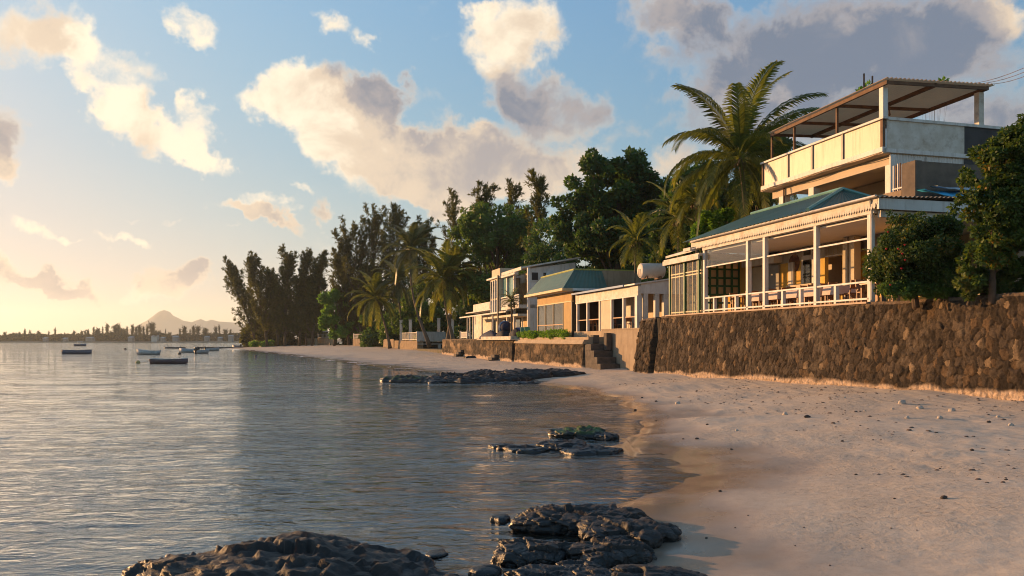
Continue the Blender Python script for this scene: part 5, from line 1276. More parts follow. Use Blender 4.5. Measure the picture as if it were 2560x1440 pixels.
for px_, py_, lab in ((2165, 218, 'leafy treetop behind the canopy next to the antenna rods'), (2330, 203, 'treetop showing above the middle of the corrugated canopy')):
    d_ = 58; broadleaf('treetop', lab, ground_at(px_, d_, 3.8), [ell_px(px_, py_+14, d_, 26 if px_ < 2200 else 34, 22 if px_ < 2200 else 12), ell_px(px_+14, py_+40, d_, 36, 24)], 1500, .30, lf_bright, px_, 18, .3, trunk=.04)
# --- casuarina grove on the point
cas = [(668, 232, 665, 8, (-5, 0), 'left leaning feathery casuarina at the very tip of the beach'), (640, 244, 680, 9.0, (-9, 0), 'low casuarina leaning far out over the water at the point'),
       (712, 230, 652, 7.5, (1, 0), 'tall slender casuarina in the middle of the beach grove'), (748, 228, 655, 7.5, (2.5, 0), 'right hand casuarina of the beach grove'), (780, 224, 660, 6.5, (3, 0), 'casuarina at the right edge of the beach grove with a straight pale stem'),
       (695, 236, 700, 11, (-2, 0), 'bushy lower casuarina in the heart of the beach grove'), (765, 228, 720, 10, (0, 0), 'bushy lower casuarina behind the tan block wall'),
       (905, 205, 600, 9.5, (-4, 0), 'large casuarina reaching left above the bright green tree'), (940, 204, 568, 9.5, (-1, 0), 'tallest casuarina with many spires beside the palms'), (985, 200, 556, 9, (1, 0), 'tall casuarina standing behind the tallest thin palm'), (872, 206, 655, 9, (-2.5, 0), 'dense low casuarina hanging over the short fence'), (1045, 196, 590, 8, (2, 0), 'casuarina between the thin palm and the spreading dark tree'), (930, 208, 690, 11, (0, 0), 'dense olive casuarina skirt behind the crooked palm')]
for i, (px_, d_, top, spd, ln_, lab) in enumerate(cas):
    h_ = CAMZ+(HY-top)/FPX*d_-1
    casuarina('casuarina_tree', lab, ground_at(px_, d_, 1.0), h_, spd, 60+i, nl=44, nd=20, tw=24, size=.72, lean=ln_, low=.10, group='casuarinas along the shore')
broadleaf('green_tree', 'bright green leafy tree between the casuarina grove and the large casuarina', ground_at(835, 205, 1), [ell_px(838, 760, 205, 36, 34), ell_px(828, 805, 205, 32, 30), ell_px(858, 825, 205, 36, 22)], 9000, .8, lf_bright, 81, 40, .28, trunk=.3)
broadleaf('green_tree', 'sunlit leafy shrubbery behind the tall white posts', ground_at(1065, 150, 1), [ell_px(1060, 800, 150, 50, 34), ell_px(1010, 815, 150, 30, 22)], 7000, .6, lf_mid, 82, 36, .28, cat='shrub', trunk=.2)
broadleaf('beach_shrub', 'low bright green creeper at the tip of the beach', ground_at(655, 238, .6), [ell_px(652, 861, 236, 26, 5, 3), ell_px(668, 858, 236, 16, 6, 3)], 2500, .5, lf_bright, 83, 30, .35, cat='shrub', trunk=.03)
# --- palms
p = pix(1850, 395, 49.5)
palm('coconut_palm', 'tall coconut palm with a huge crown beside the roof terrace', ground_at(1862, 49.5, 3.8), p, 32, 5.9, 5, lf_palm, 74, 1.25, 1.25, .22, True, bendx=.3, wm=.85)
for i, (bx, d_, tx_, ty_, ln_, nf_, lab, mt, bz, bend) in enumerate((
    (1135, 116, 1108, 700, 6.4, 28, 'leafy sunlit coconut palm of the close pair by the veranda', lf_palm, 2.2, -.3), (1119, 117, 1128, 688, 5.6, 20, 'second coconut palm of the pair with its crown to the right', lf_palm, 2.2, .2),
    (1075, 134, 1028, 625, 6.4, 26, 'tallest thin coconut palm with a curved trunk behind the white wall', lf_palmg, 1.6, -1.2), (975, 150, 938, 745, 6.6, 24, 'crooked coconut palm leaning left above the block wall', lf_palm, 1.2, .3),
    (1022, 150, 995, 705, 6.0, 20, 'shaded coconut palm behind the tallest thin palm', lf_palmg, 1.2, -.5))):
    palm('coconut_palm', lab, ground_at(bx, d_, bz), pix(tx_, ty_, d_), nf_, ln_, 100+i, mt, 34, 1.35, .95, .26, group='coconut palms along the beach', bendx=bend, wm=2.0)
for i, (bx, d_, tx_, ty_, ln_, lab) in enumerate(((1700, 58, 1694, 545, 3.6, 'medium palm with arching fronds left of the tall coconut palm'), (1585, 64, 1590, 600, 3.0, 'small golden palm above the pavilion roof'), (1745, 56, 1740, 500, 2.8, 'young palm half hidden behind the hanging fronds'))):
    palm('areca_palm', lab, ground_at(bx, d_, 3.6), pix(tx_, ty_, d_), 16, ln_, 120+i, lf_palm, 28, .85, .8, .13, wm=1.6, group='small palms behind the restaurants')
s_ = rs(1279, -.1); pb = row(-.1, s_, 2.6); ptp = Vector((pb.x, pb.y, rz(1279, 752, -.1)))
palm('fan_palm', 'little palm with a spiky crown in front of the white balcony', pb, ptp, 22, 1.5, 131, lf_palmg, 16, .42, .3, .12)
pb = row(T0+1.6, rs(2188, T0+1.6), 8.2); palm('potted_palm', 'leafy potted plant on the low masonry under the upper slab', pb, pb+Vector((0, 0, .4)), 14, .95, 132, lf_palm, 12, .3, .4, .08)
pb = row(.5, 30.75, 3.9); palm('potted_palm', 'small leafy plant leaning past the corner post of the verandah', pb, pb+Vector((-.25, 0, 1.55)), 12, .8, 133, lf_palm, 12, .3, .4, .06)
# --- hibiscus bush, right hand tree, hedge
d = 27.2
hb = broadleaf('hibiscus_bush', 'large rounded dark hibiscus bush with a few red flowers on the sea wall', ground_at(2290, d, 3.9),
    [ell_px(2290, 640, d, 98, 92, 1.2), ell_px(2300, 590, d, 80, 55, 1.0), ell_px(2235, 650, d, 48, 70, .8), ell_px(2212, 700, d, 28, 34, .6), ell_px(2360, 575, d, 34, 40, .6), ell_px(2250, 548, d, 36, 26, .6)], 52000, .105, lf_hib, 201, 190, .26, cat='bush', trunk=.1, shell=.7)
r = np.random.RandomState(5); m_flow = surf('hibiscus_red', (.45, .012, .02), None, .6, 3, 0)
for i, (px_, py_) in enumerate(((2220, 580), (2262, 612), (2256, 634), (2254, 671), (2216, 622), (2226, 712), (2246, 622), (2263, 650))):
    p = pix(px_, py_, d-1.15); mb = MB(); mb.lathe(p, [(.01, -.03), (.03, 0), (.038, .02), (.012, .024)], 7); mb.build('flower', m_flow, hb)
d = 24.5
broadleaf('garden_tree', 'leafy garden tree with bare lower branches at the right edge', ground_at(2480, d, 3.9),
    [ell_px(2520, 400, d, 62, 75, 1.0), ell_px(2560, 500, d, 85, 95, 1.0), ell_px(2600, 380, d, 80, 100, 1.0), ell_px(2440, 440, d, 36, 45, .6), ell_px(2470, 530, d, 45, 55, .7), ell_px(2570, 640, d, 70, 80, 1.0), ell_px(2420, 510, d, 30, 30, .5), ell_px(2470, 610, d, 50, 60, .8), ell_px(2545, 570, d, 60, 60, 1.0), ell_px(2440, 660, d, 32, 50, .6)], 75000, .13, lf_rim, 202, 250, .27, trunk=.09)
broadleaf('garden_shrub', 'spiky sunlit shrub at the foot of the right hand tree on the wall', ground_at(2420, 25, 3.9), [ell_px(2415, 700, 25, 34, 42, .5), ell_px(2480, 690, 25, 40, 50, .6), ell_px(2540, 700, 25, 50, 45, .6)], 7000, .14, lf_olive, 203, 40, .3, cat='shrub', trunk=.04)
broadleaf('garden_shrub', 'low undergrowth below the hibiscus bush along the wall top', ground_at(2290, 26.6, 3.9), [ell_px(2250, 725, 26.6, 50, 16, .5), ell_px(2330, 725, 26.6, 60, 16, .5)], 5000, .11, lf_mid, 204, 30, .35, cat='shrub', trunk=.03)
s0_, s1_ = rs(1414, -.3), rs(1293, -.3); pa, pb = row(-.1, s0_, 2.7), row(-.1, s1_, 2.7)
r = np.random.RandomState(6); C = []; R_ = []
for i in range(70):
    f = r.rand(); C.append([pa.x+(pb.x-pa.x)*f+r.randn()*.2, pa.y+(pb.y-pa.y)*f, 2.85+.26*r.rand()]); R_.append(.26+.1*r.rand())
V, F, ti = leaf_cloud(r, C, R_, 9000, .14)
o = fast('hedge', V, F, lf_bright, base=((pa.x+pb.x)/2, (pa.y+pb.y)/2, 2.7), tint=ti); tag(o, 'low clipped green hedge on the concrete ledge in front of the mansard restaurant', 'hedge')

# ================================================================ rocks
m, nt, out = newmat('basalt')
tc = nt.nodes.new('ShaderNodeTexCoord'); geo = nt.nodes.new('ShaderNodeNewGeometry')
sp = nt.nodes.new('ShaderNodeSeparateXYZ'); L(nt, geo.outputs['Position'], sp.inputs[0])
n1 = noise_tex(nt, tc.outputs['Object'], 4, 7, .65); n2 = noise_tex(nt, tc.outputs['Object'], 26, 5, .7)
c = ramp(nt, n1.outputs[0], [(.3, (.010, .007, .005)), (.55, (.026, .018, .013)), (.78, (.055, .040, .028))])
wetl = nt.nodes.new('ShaderNodeMapRange'); wetl.inputs[1].default_value = .22; wetl.inputs[2].default_value = .06; L(nt, sp.outputs[2], wetl.inputs[0])
c2 = mixc(nt, wetl.outputs[0], c.outputs[0], (.012, .010, .010))
salt = ramp(nt, noise_tex(nt, tc.outputs['Object'], 2.6, 8, .75).outputs[0], [(.60, 0), (.70, .5)])
c3 = mixc(nt, salt.outputs[0], c2, (.09, .08, .072))
at = N(nt, 'ShaderNodeAttribute', attribute_name='tint')
c4 = mixc(nt, at.outputs['Fac'], c3, (.06, .11, .014))
b = N(nt, 'ShaderNodeBsdfPrincipled'); L(nt, c4, b.inputs['Base Color'])
L(nt, mathn(nt, 'MULTIPLY_ADD', wetl.outputs[0], -.35, .62), b.inputs['Roughness'])
bp = N(nt, 'ShaderNodeBump'); bp.inputs['Strength'].default_value = 1.0; bp.inputs['Distance'].default_value = .03
L(nt, mathn(nt, 'ADD', n1.outputs[0], mathn(nt, 'MULTIPLY', n2.outputs[0], .4)), bp.inputs['Height']); L(nt, bp.outputs[0], b.inputs['Normal']); L(nt, b.outputs[0], out.inputs[0])
M_rock = m
def ico(sub):
    bm = bmesh.new(); bmesh.ops.create_icosphere(bm, subdivisions=sub, radius=1)
    V = np.array([v.co[:] for v in bm.verts]); F = np.array([[v.index for v in f.verts] for f in bm.faces]); bm.free(); return V, F
ICO = {k: ico(k) for k in (3, 4, 5, 6)}
def rock(label, c, rx, ry, rz, rot, seed, sub=5, rough=.33, flat=.6, moss=0, group=None, name='rock', cat='rock', tilt=(0, 0), lobes=None):
    """lava rock: irregular outline, flattened dome, broken into blocks by clefts, rough at every size (noise in metres)"""
    V, F = ICO[sub]; out_ = np.empty_like(V); ti = np.zeros(len(V)); off = Vector((seed*13.7, seed*7.1, seed*3.3))
    k = 1/max(.28, min(.52, (rx*ry)**.5)); A = .30*rough/.33*min(rx, ry, .75)*.55
    hv = min(1, rz/.35*1.1)
    for i, v in enumerate(V):
        q = Vector(v); th = math.atan2(q.y, q.x)
        o = 1+.30*mnoise.noise(Vector((math.cos(th)*1.1, math.sin(th)*1.1, seed*5.1)))+.13*mnoise.noise(Vector((math.cos(th)*3.1, math.sin(th)*3.1, seed*2.7)))
        z = rz*(max(q.z, 0)**.62*.9 if q.z > 0 else q.z)
        p = Vector((q.x*rx*o, q.y*ry*o, z)); s = p*k+off
        wq = s+Vector((mnoise.noise(s*2.2), mnoise.noise(s*2.2+off), mnoise.noise(s*2.2-off)))*.22
        d, pts = mnoise.voronoi(wq*1.35); e = d[1]-d[0]; c0_ = pts[0]
        tl = Vector((mnoise.cell(c0_*7.3), mnoise.cell(c0_*5.1+off), mnoise.cell(c0_*3.7-off)))
        d2_, pt2 = mnoise.voronoi(wq*3.6+off); c2_ = pt2[0]; t2 = Vector((mnoise.cell(c2_*7.3), mnoise.cell(c2_*5.1+off), mnoise.cell(c2_*3.7-off)))
        dh = .50*mnoise.noise(s*.9)+.75*(mnoise.cell(c0_*9.1)-.5)*.5+.60*(tl-Vector((.5, .5, .5))).dot(wq*1.35-c0_)
        dh += .20*(mnoise.cell(c2_*9.1)-.5)+.26*(t2-Vector((.5, .5, .5))).dot(wq*3.6+off-c2_)
        dh += .16*(.3-abs(mnoise.noise(s*5.3)))+.10*mnoise.noise(s*12.5)+.07*(.3-abs(mnoise.noise(s*24)))+.05*mnoise.noise(s*47)
        dh -= .30*max(0, 1-e/.07)
        n = Vector((q.x*.55, q.y*.55, max(q.z, .1)*1.0*hv))
        p = p+n*(dh*A*1.3)
        out_[i] = p
        if moss: ti[i] = min(1, max(0, (v[2]-.25)*2.2))*max(0, min(1, mnoise.noise(s*2.4)*2.2+moss))
    ca, sa = math.cos(rot), math.sin(rot); X = out_[:, 0]; Y = out_[:, 1]; Z = out_[:, 2]
    Wd = np.stack([c[0]+X*ca-Y*sa, c[1]+X*sa+Y*ca, c[2]+Z+tilt[0]*X+tilt[1]*Y], -1)
    o = fast(name, Wd, F, M_rock, base=(c[0], c[1], c[2]), tint=ti, smooth=False); return tag(o, label, cat, group)
def rk(label, px_, py_, d_, wpx, hgt, depth, seed, **k):
    """rock centred under photo column px_, its foot at py_ -> distance, its width in photo pixels"""
    p = pix(px_, py_, d_); return rock(label, (p.x, p.y, k.pop('z', 0.0)), wpx/2/FPX*d_, depth, hgt, k.pop('rot', 0), seed, **k)
rock('big flat topped lava rock in the water at the bottom left', (-2.25, 8.3, -.05), 1.45, 1.25, .42, -.12, 3, 6, .20, .66, name='shore_rock', tilt=(-.02, .0))
rock('low broken lava shelf at the right end of the big flat rock', (-.95, 7.75, -.10), .85, .65, .30, -.3, 4, 5, .3, .6, name='shore_rock')
rock('jagged lava boulder at the left tip of the big flat rock', (-3.62, 8.45, -.06), .42, .5, .30, .2, 5, 5, .35, .7, name='shore_rock')
grp = [(1450, 10.75, 290, .34, .55, 6, 0, 'long lava ridge at the top of the right foreground rock group', .05), (1375, 11.1, 150, .30, .36, 7, .2, 'pointed lava boulder at the left end of the ridge above the dark rock', .0), (1560, 9.9, 240, .30, .55, 8, -.35, 'lava boulder sloping onto the sand at the right of the group', .08),
       (1345, 9.15, 210, .36, .42, 9, .15, 'smooth black wet boulder at the left of the right foreground group', .0), (1520, 9.0, 190, .36, .42, 10, .1, 'broad brown lava boulder in the middle of the right foreground group', .05), (1355, 8.2, 210, .28, .40, 12, .1, 'low lava rock at the bottom edge left of the middle boulder', -.02), (1500, 8.0, 200, .28, .35, 13, -.2, 'lava rock at the bottom edge below the middle boulder', .0),
       (1640, 8.05, 220, .24, .40, 14, -.25, 'flat lava rock lying on the sand at the bottom edge', .05), (1455, 8.5, 120, .24, .3, 15, 0, 'small wedge rock between the black wet boulder and the bottom rocks', .0)]
for px_, d_, w_, h_, dp, sd_, ro, lab, zz_ in grp:
    p = pix(px_, 1300, d_); rock(lab, (p.x, d_, zz_), w_/2/FPX*d_*1.12, dp, h_*.62, ro, sd_, 6, .36, .72, name='shore_rock')
for px_, py_, w_, h_, sd_, lab in ((1250, 1300, 50, .09, 16, 'small round stone in the water left of the lava ridge'), (1300, 1312, 40, .07, 17, 'tiny stone awash beside the lava ridge'), (1215, 1438, 90, .12, 18, 'half sunk rock at the bottom edge between both foreground groups'), (1090, 1385, 60, .04, 19, 'barely emerging stone right of the big flat rock')):
    p = pix(px_, py_, 4977/(py_-HY)); rock(lab, (p.x, p.y, .0), w_/2/FPX*p.y, .16, h_, .1, sd_, 4, .3, .8, name='shore_rock')
for px_, py_, w_, h_, dp, sd_, ms, lab in ((1450, 1092, 125, .36, .60, 20, .8, 'mossy green topped rock at the edge of the sand'), (1517, 1098, 54, .24, .34, 21, 0, 'small dark rock right of the mossy rock'),
        (1262, 1122, 62, .16, .30, 22, 0, 'left end stone of the low rock row in the shallows'), (1318, 1130, 95, .20, .34, 23, 0, 'second stone of the low rock row in the shallows'), (1415, 1122, 100, .28, .45, 24, 0, 'tallest stone in the middle of the low rock row'), (1470, 1134, 130, .24, .42, 25, 0, 'flat wet stone at the right end of the low rock row'), (1380, 1112, 50, .14, .3, 26, 0, 'small stone behind the low rock row')):
    p = pix(px_, py_, 4977/(py_-HY)); rock(lab, (p.x, p.y+dp*.6, .0), w_/2/FPX*p.y*1.25, dp*1.2, h_*.62, .05, sd_, 5, .40, .7, moss=ms, name='shore_rock')
led = [(1015, 955, 120, .42, 1.6, 30, .15, 'left end slab of the long dark rock ledge with a green top'), (1090, 957, 120, .34, 1.5, 31, .0, 'second low slab of the long dark rock ledge'), (1170, 957, 130, .42, 1.8, 32, 0, 'third slab of the long dark rock ledge below the stone wall'), (1250, 955, 130, .55, 1.9, 33, 0, 'tall humped slab in the middle of the long dark rock ledge'),
       (1320, 945, 130, .60, 2.0, 34, 0, 'highest slab of the dark rock ledge near the steps'), (1390, 938, 120, .40, 1.6, 35, 0, 'right end slab of the dark rock ledge running into the sand'), (1130, 945, 90, .35, 1.3, 36, 0, 'back row stone of the dark rock ledge'), (1300, 960, 150, .14, 1.0, 37, 0, 'thin wet slab in front of the dark rock ledge'), (1215, 940, 110, .42, 1.3, 38, 0, 'back row hump of the dark rock ledge')]
for px_, py_, w_, h_, dp, sd_, ms, lab in led:
    z_ = max(0.0, float(beach_z(pix(px_, py_, 4977/(py_-HY)).x, 4977/(py_-HY), False))*.8)
    d_ = (CAMZ-z_)*FPX/(py_-HY); p = pix(px_, py_, d_); rock(lab, (p.x, p.y+dp*.5, z_-.02), w_/2/FPX*d_*1.15, dp, h_, .1, sd_, 5, .34, .6, moss=ms, name='ledge_rock', group='dark rock ledge at the water')
# small heaps on the far beach
for i, (px_, py_, w_, h_, lab) in enumerate(((1185, 895, 50, .3, 'dark stones below the salt stained wall'), (1150, 886, 40, .35, 'stone block at the foot of the salt stained wall'), (975, 872, 60, .8, 'dark rubble beside the stone base of the white fence'), (930, 868, 50, .7, 'rubble heap under the crooked palm'), (870, 865, 50, .8, 'boulders under the short white fence'), (850, 864, 40, .5, 'stone left of the boulders under the short white fence'), (727, 858, 20, 1.2, 'small dark boulder in front of the casuarina trunks'), (955, 868, 30, .6, 'single stone left of the dark rubble'))):
    p = hit(px_, py_); rock(lab, (p.x, p.y, p.z-.05), w_/2/FPX*p.y, .8, h_, .2, 60+i, 4, .4, .8, name='beach_boulder', group='boulders under the far walls')
# breakwater stones off the point
for i, (px_, w_) in enumerate(((430, 30), (450, 24), (500, 26), (525, 20), (548, 30), (572, 24), (603, 34))):
    d_ = 236; p = pix(px_, 870, d_); rock(['outermost low reef stone behind the moored boats', 'second low reef stone behind the white canopy boat', 'reef stone behind the small outboard boat', 'flat reef stone right of the small outboard boats', 'reef stone in the gap before the point', 'reef stone touching the point', 'reef stones at the end of the beach beside the beached boat'][i], (p.x, d_, 0), w_/2/FPX*d_*1.2, 1.2, .55, 0, 80+i, 3, .4, .7, name='reef_rock', group='reef stones off the point')

# ================================================================ pebbles and beach litter
m_peb = surf('pebble_pale', (.55, .48, .40), (.40, .33, .27), .8, 8, .3); m_pebd = surf('pebble_dark', (.07, .05, .04), (.04, .03, .025), .8, 8, .3)
peb = [(1695, 1010, 34, 1, 'largest pale lump of coral near the corner of the sand by the wall'), (1963, 1037, 34, 1, 'white stone on the open sand below the middle of the wall'), (2018, 1044, 40, 0, 'dark clod right of the white stone'), (2112, 996, 18, 1, 'pale pebble close to the wall foot'), (2162, 1028, 16, 1, 'round pale pebble halfway along the wall'), (2232, 1023, 22, 1, 'pale pebble left of the pale coral cluster'), (2256, 1016, 50, 1, 'flat pale coral piece near the wall'), (2300, 1022, 40, 1, 'pale coral chunk right of the flat coral piece'), (2268, 1046, 30, 1, 'pale stone below the coral chunk'), (2350, 1046, 34, 1, 'pale stone right of the stone below the coral chunk'), (2380, 1028, 44, 1, 'long pale coral stick near the wall'), (2495, 1045, 24, 1, 'pebble at the right edge near the wall'), (2472, 1056, 28, 0, 'dark pebble near the right edge'), (2527, 1064, 34, 1, 'white round stone at the right edge'),
       (1842, 1077, 22, 1, 'pale pebble among dark litter in the middle of the sand'), (1742, 1098, 26, 0, 'dark pebble right of the mossy rock'), (1708, 1098, 16, 0, 'small dark pebble nearest the mossy rock'), (1768, 1062, 20, 0, 'brown pebble above the wet sand'), (1800, 1229, 24, 0, 'single brown coconut like stone on the smooth wet sand'), (1828, 1124, 18, 0, 'brown pebble on the shaded strip'), (1766, 1346, 18, 0, 'brown pebble in the shadow of the foreground rocks'), (1870, 1289, 10, 0, 'tiny pebble in the lower middle sand'), (1838, 1320, 12, 0, 'tiny pebble above the shadow edge'), (2010, 1319, 12, 0, 'tiny pebble on the lower sand'), (2228, 1321, 14, 0, 'small brown pebble in the lower right sand'), (2292, 1326, 12, 0, 'tiny pebble right of the small brown pebble'), (2140, 1187, 20, 0, 'brown pebble in the middle of the trampled sand'), (2106, 1104, 22, 0, 'dark chip on the sand below the wall'), (2430, 1132, 28, 0, 'dark clod in the right hand trampled sand'), (2236, 1247, 18, 0, 'brown chip near the clod in the lower right'), (2360, 1246, 44, 0, 'big crumbly clod in the lower right sand'), (2350, 1172, 14, 0, 'small chip above the crumbly clod'), (1588, 1026, 20, 0, 'dark stone at the edge of the reflecting pool'), (1640, 1004, 18, 0, 'dark stone left of the largest pale coral lump'), (1605, 995, 16, 0, 'dark stone above the reflecting pool'), (1640, 1052, 12, 0, 'tiny stone beside the reflecting pool'), (2515, 1200, 22, 0, 'dark chip at the right edge of the trampled sand'), (2075, 1414, 14, 0, 'tiny brown pebble at the bottom edge'), (1988, 1365, 12, 0, 'tiny dark pebble left of the bottom edge pebble'), (2155, 1371, 10, 0, 'tiny dark pebble in the bottom right sand')]
for i, (px_, py_, w_, pale, lab) in enumerate(peb):
    p = hit(px_, py_); rr = w_/2/FPX*p.y*.38; V, F = ICO[3]; off = Vector((i*3.3, 0, i))
    Vn = np.array([np.array(v)*(1+.35*mnoise.noise(Vector(v)*1.8+off)+.12*mnoise.noise(Vector(v)*5+off)) for v in V])*np.array([rr, rr*.8, rr*(.62 if not pale else .75)])+np.array([p.x, p.y, p.z+rr*.25])
    tag(fast('pebble', Vn, F, m_peb if pale else m_pebd, base=p, smooth=True), lab, 'stone', 'stones scattered on the sand')
r = np.random.RandomState(77); V = []; F = []; n_ = 0
for i in range(2600):
    y_ = 7+34*r.rand()**1.3; xw = float(np.interp(y_, [q[0] for q in BACK], [q[1] for q in BACK])); xs_2 = float(np.interp(y_, [q[0] for q in SHORE], [q[1] for q in SHORE]))
    f = 1-r.rand()**1.6*.75; x_ = xs_2+(xw-xs_2)*f
    if float(fbm(x_*.45, y_*.3, 91, 3)) < .5: continue
    z_ = float(beach_z(x_, y_)); a = r.rand()*6.28; l = .014+.05*r.rand()**3; w_ = l*(.35+.5*r.rand()); h_ = l*(.3+.4*r.rand())
    ca, sa = math.cos(a), math.sin(a)
    for (dx, dy, dz) in ((-l, -w_, 0), (l, -w_, 0), (l, w_, 0), (-l, w_, 0), (-l*.5, -w_*.4, h_), (l*.6, -w_*.5, h_*.8), (l*.5, w_*.5, h_), (-l*.6, w_*.4, h_*.7)):
        V.append((x_+dx*ca-dy*sa, y_+dx*sa+dy*ca, z_+dz-.003))
    F += [tuple(n_+q for q in x) for x in ((4, 5, 6, 7), (0, 1, 5, 4), (1, 2, 6, 5), (2, 3, 7, 6), (3, 0, 4, 7))]; n_ += 8
tag(fast('beach_litter', V, F, surf('litter', (.16, .11, .08), (.08, .055, .04), .9, 3, 0), base=(0, 0, 0)), kind='stuff')

# ================================================================ boats
m_wet = surf('boat_bottom', (.05, .02, .02), None, .5, 2, 0)
def boat(label, px_, py_, d_, length, beam, dep, head, cm, cr, ci, bowrise=.35, motor=False, cabin=False, thwarts=3, name='rowing_boat', dbl=False):
    """head: heading angle of the bow in the world (0 = +X)"""
    p = pix(px_, py_, d_); o = Vector((p.x, d_, 0)); t = thing(name, label, 'boat', (o.x, o.y, 0), 'world')
    c, s = math.cos(head), math.sin(head)
    def W(x, y, z): return (o.x+x*c-y*s, o.y+x*s+y*c, z)
    n = 15; ms = 7; outer = []; inner = []
    for i in range(n):
        f = i/(n-1); x = (f-.5)*length
        wd = beam/2*(1-max(0, (f-.45)/.55)**2.2)*(.80+.20*min(1, f*3) if not dbl else (1-max(0, (.5-f)/.55)**2.4))
        wd = max(wd, .02); sh = dep*(1+bowrise*max(0, (f-.3)/.7)**2+(.12*max(0, (.3-f)/.3) if not dbl else bowrise*.8*max(0, (.6-f)/.6)**2)); bt = -.12+(.18*max(0, (f-.75)/.25)**2)
        for j in range(ms):
            g = j/(ms-1); ang = (g-.5)*2; y = wd*math.copysign(abs(ang)**.62, ang)*(1+.10*(abs(ang)-1)); z = bt+(sh-bt)*abs(ang)**2.2
            outer.append(W(x, y, z)); inner.append(W(x*.985, y*.93, max(z*1.0, bt+.08)))
    fs = [(i*ms+j, i*ms+j+1, (i+1)*ms+j+1, (i+1)*ms+j) for i in range(n-1) for j in range(ms-1)]
    mb = MB(); mb.add(outer, fs); k = len(outer); mb.add(inner, [tuple(reversed(f)) for f in fs]); mb.f.append(tuple(j for j in range(ms))); mb.f.append(tuple(k+j for j in range(ms)))
    for i in range(n-1):
        for j in (0, ms-1): mb.f.append((i*ms+j, (i+1)*ms+j, k+(i+1)*ms+j, k+i*ms+j))
    mb.build('hull', cm, t, True)
    mb = MB()
    for j in (0, ms-1): mb.tube([Vector(outer[i*ms+j])+Vector((0, 0, .015)) for i in range(n)], .035, 5)
    mb.tube([Vector(outer[0]), Vector(outer[ms-1])], .03, 5); mb.build('gunwale', cr, t)
    for q in range(thwarts):
        f = .22+.22*q; x = (f-.5)*length; mb = MB(); mb.hexa([W(x-.11, -beam*.42, dep*.62), W(x+.11, -beam*.42, dep*.62), W(x+.11, beam*.42, dep*.62), W(x-.11, beam*.42, dep*.62), W(x-.11, -beam*.42, dep*.62+.05), W(x+.11, -beam*.42, dep*.62+.05), W(x+.11, beam*.42, dep*.62+.05), W(x-.11, beam*.42, dep*.62+.05)]); mb.build('thwart', ci, t)
    if motor:
        mb = MB(); x = -length/2
        def bx(x0, x1, y0, y1, z0, z1, k_=1.0): return [W(x0, y0, z0), W(x1, y0, z0), W(x1, y1, z0), W(x0, y1, z0), W(x0*k_+x1*(1-k_)-0, y0*.7, z1), W(x1, y0*.7, z1), W(x1, y1*.7, z1), W(x0*k_+x1*(1-k_), y1*.7, z1)]
        mb.hexa(bx(x-.42, x+.02, -.2, .2, dep*.95, dep*.95+.5, .8)); mb.hexa(bx(x-.26, x-.05, -.07, .07, -.25, dep*.95)); mb.build('outboard_motor', surf('motor_black', (.02, .02, .025), None, .35, 3, 0), t)
    if cabin:
        mb = MB(); zc2 = dep+1.15
        for x in (-.18*length, .16*length):
            for y in (-beam*.36, beam*.36): mb.tube([W(x, y, dep*.7), W(x, y, zc2)], .03, 5)
        mb.build('canopy_post', m_white, t)
        mb = MB(); mb.hexa([W(-.26*length, -beam*.45, zc2), W(.22*length, -beam*.45, zc2), W(.22*length, beam*.45, zc2), W(-.26*length, beam*.45, zc2), W(-.24*length, -beam*.38, zc2+.1), W(.2*length, -beam*.38, zc2+.1), W(.2*length, beam*.38, zc2+.1), W(-.24*length, beam*.38, zc2+.1)]); mb.build('canopy', m_white, t)
        mb = MB(); mb.hexa([W(.02*length, -beam*.3, dep*.6), W(.2*length, -beam*.3, dep*.6), W(.2*length, beam*.3, dep*.6), W(.02*length, beam*.3, dep*.6), W(.04*length, -beam*.26, dep+.45), W(.16*length, -beam*.26, dep+.45), W(.16*length, beam*.26, dep+.45), W(.04*length, beam*.26, dep+.45)]); mb.build('console', m_white, t)
    return t
def bp_(n, c): return surf('boat_'+n, c, tuple(x*.8 for x in c), .5, 1.5, .03, stain=tuple(x*.4 for x in c), stain_amt=.4)
b_blue = bp_('slate', (.10, .13, .19)); b_white = bp_('white', (.55, .55, .54)); b_mar = bp_('plum', (.15, .10, .115)); b_lb = bp_('pale_blue', (.30, .42, .50)); b_in = bp_('inside', (.3, .26, .2))
boat('slate blue wooden rowing boat, leftmost of the moored boats', 192, 884, 144, 5.3, 1.5, .60, .05, b_blue, b_blue, b_in, .25, dbl=True)
boat('white wooden boat with raised bow pointing left', 369, 886, 136, 4.4, 1.5, .62, math.pi-.25, b_white, b_white, b_in, .55)
boat('plum grey rowing boat tied to the yellow buoy, nearest of the moored boats', 424, 908, 85, 4.0, 1.3, .44, -.06, b_mar, b_white, b_in, .2)
boat('pale blue open boat with gear aboard among the far moored boats', 471, 881, 160, 4.3, 1.5, .60, math.pi-.3, b_lb, b_white, b_in, .45, motor=True, thwarts=2)
boat('small white boat seen from astern with a black outboard', 506, 883, 148, 3.4, 1.5, .55, 1.25, b_white, b_white, b_in, .3, motor=True)
boat('small white outboard boat close to the reef stones', 531, 877, 182, 3.6, 1.6, .55, 1.0, b_white, b_white, b_in, .3, motor=True)
boat('distant canopied motor boat out in the bay', 200, 863, 330, 4.6, 1.8, .75, .5, b_blue, b_white, b_in, .4, cabin=True, name='motor_boat')
boat('small dark boat beached among the stones at the point', 591, 868, 246, 3.6, 1.5, .75, 2.6, b_blue, b_white, b_in, .3, motor=True)
m_buoy = surf('buoy_yellow', (.62, .46, .18), (.5, .36, .14), .6, 4, .1); m_rope = surf('rope', (.30, .24, .17), None, .9, 5, 0)
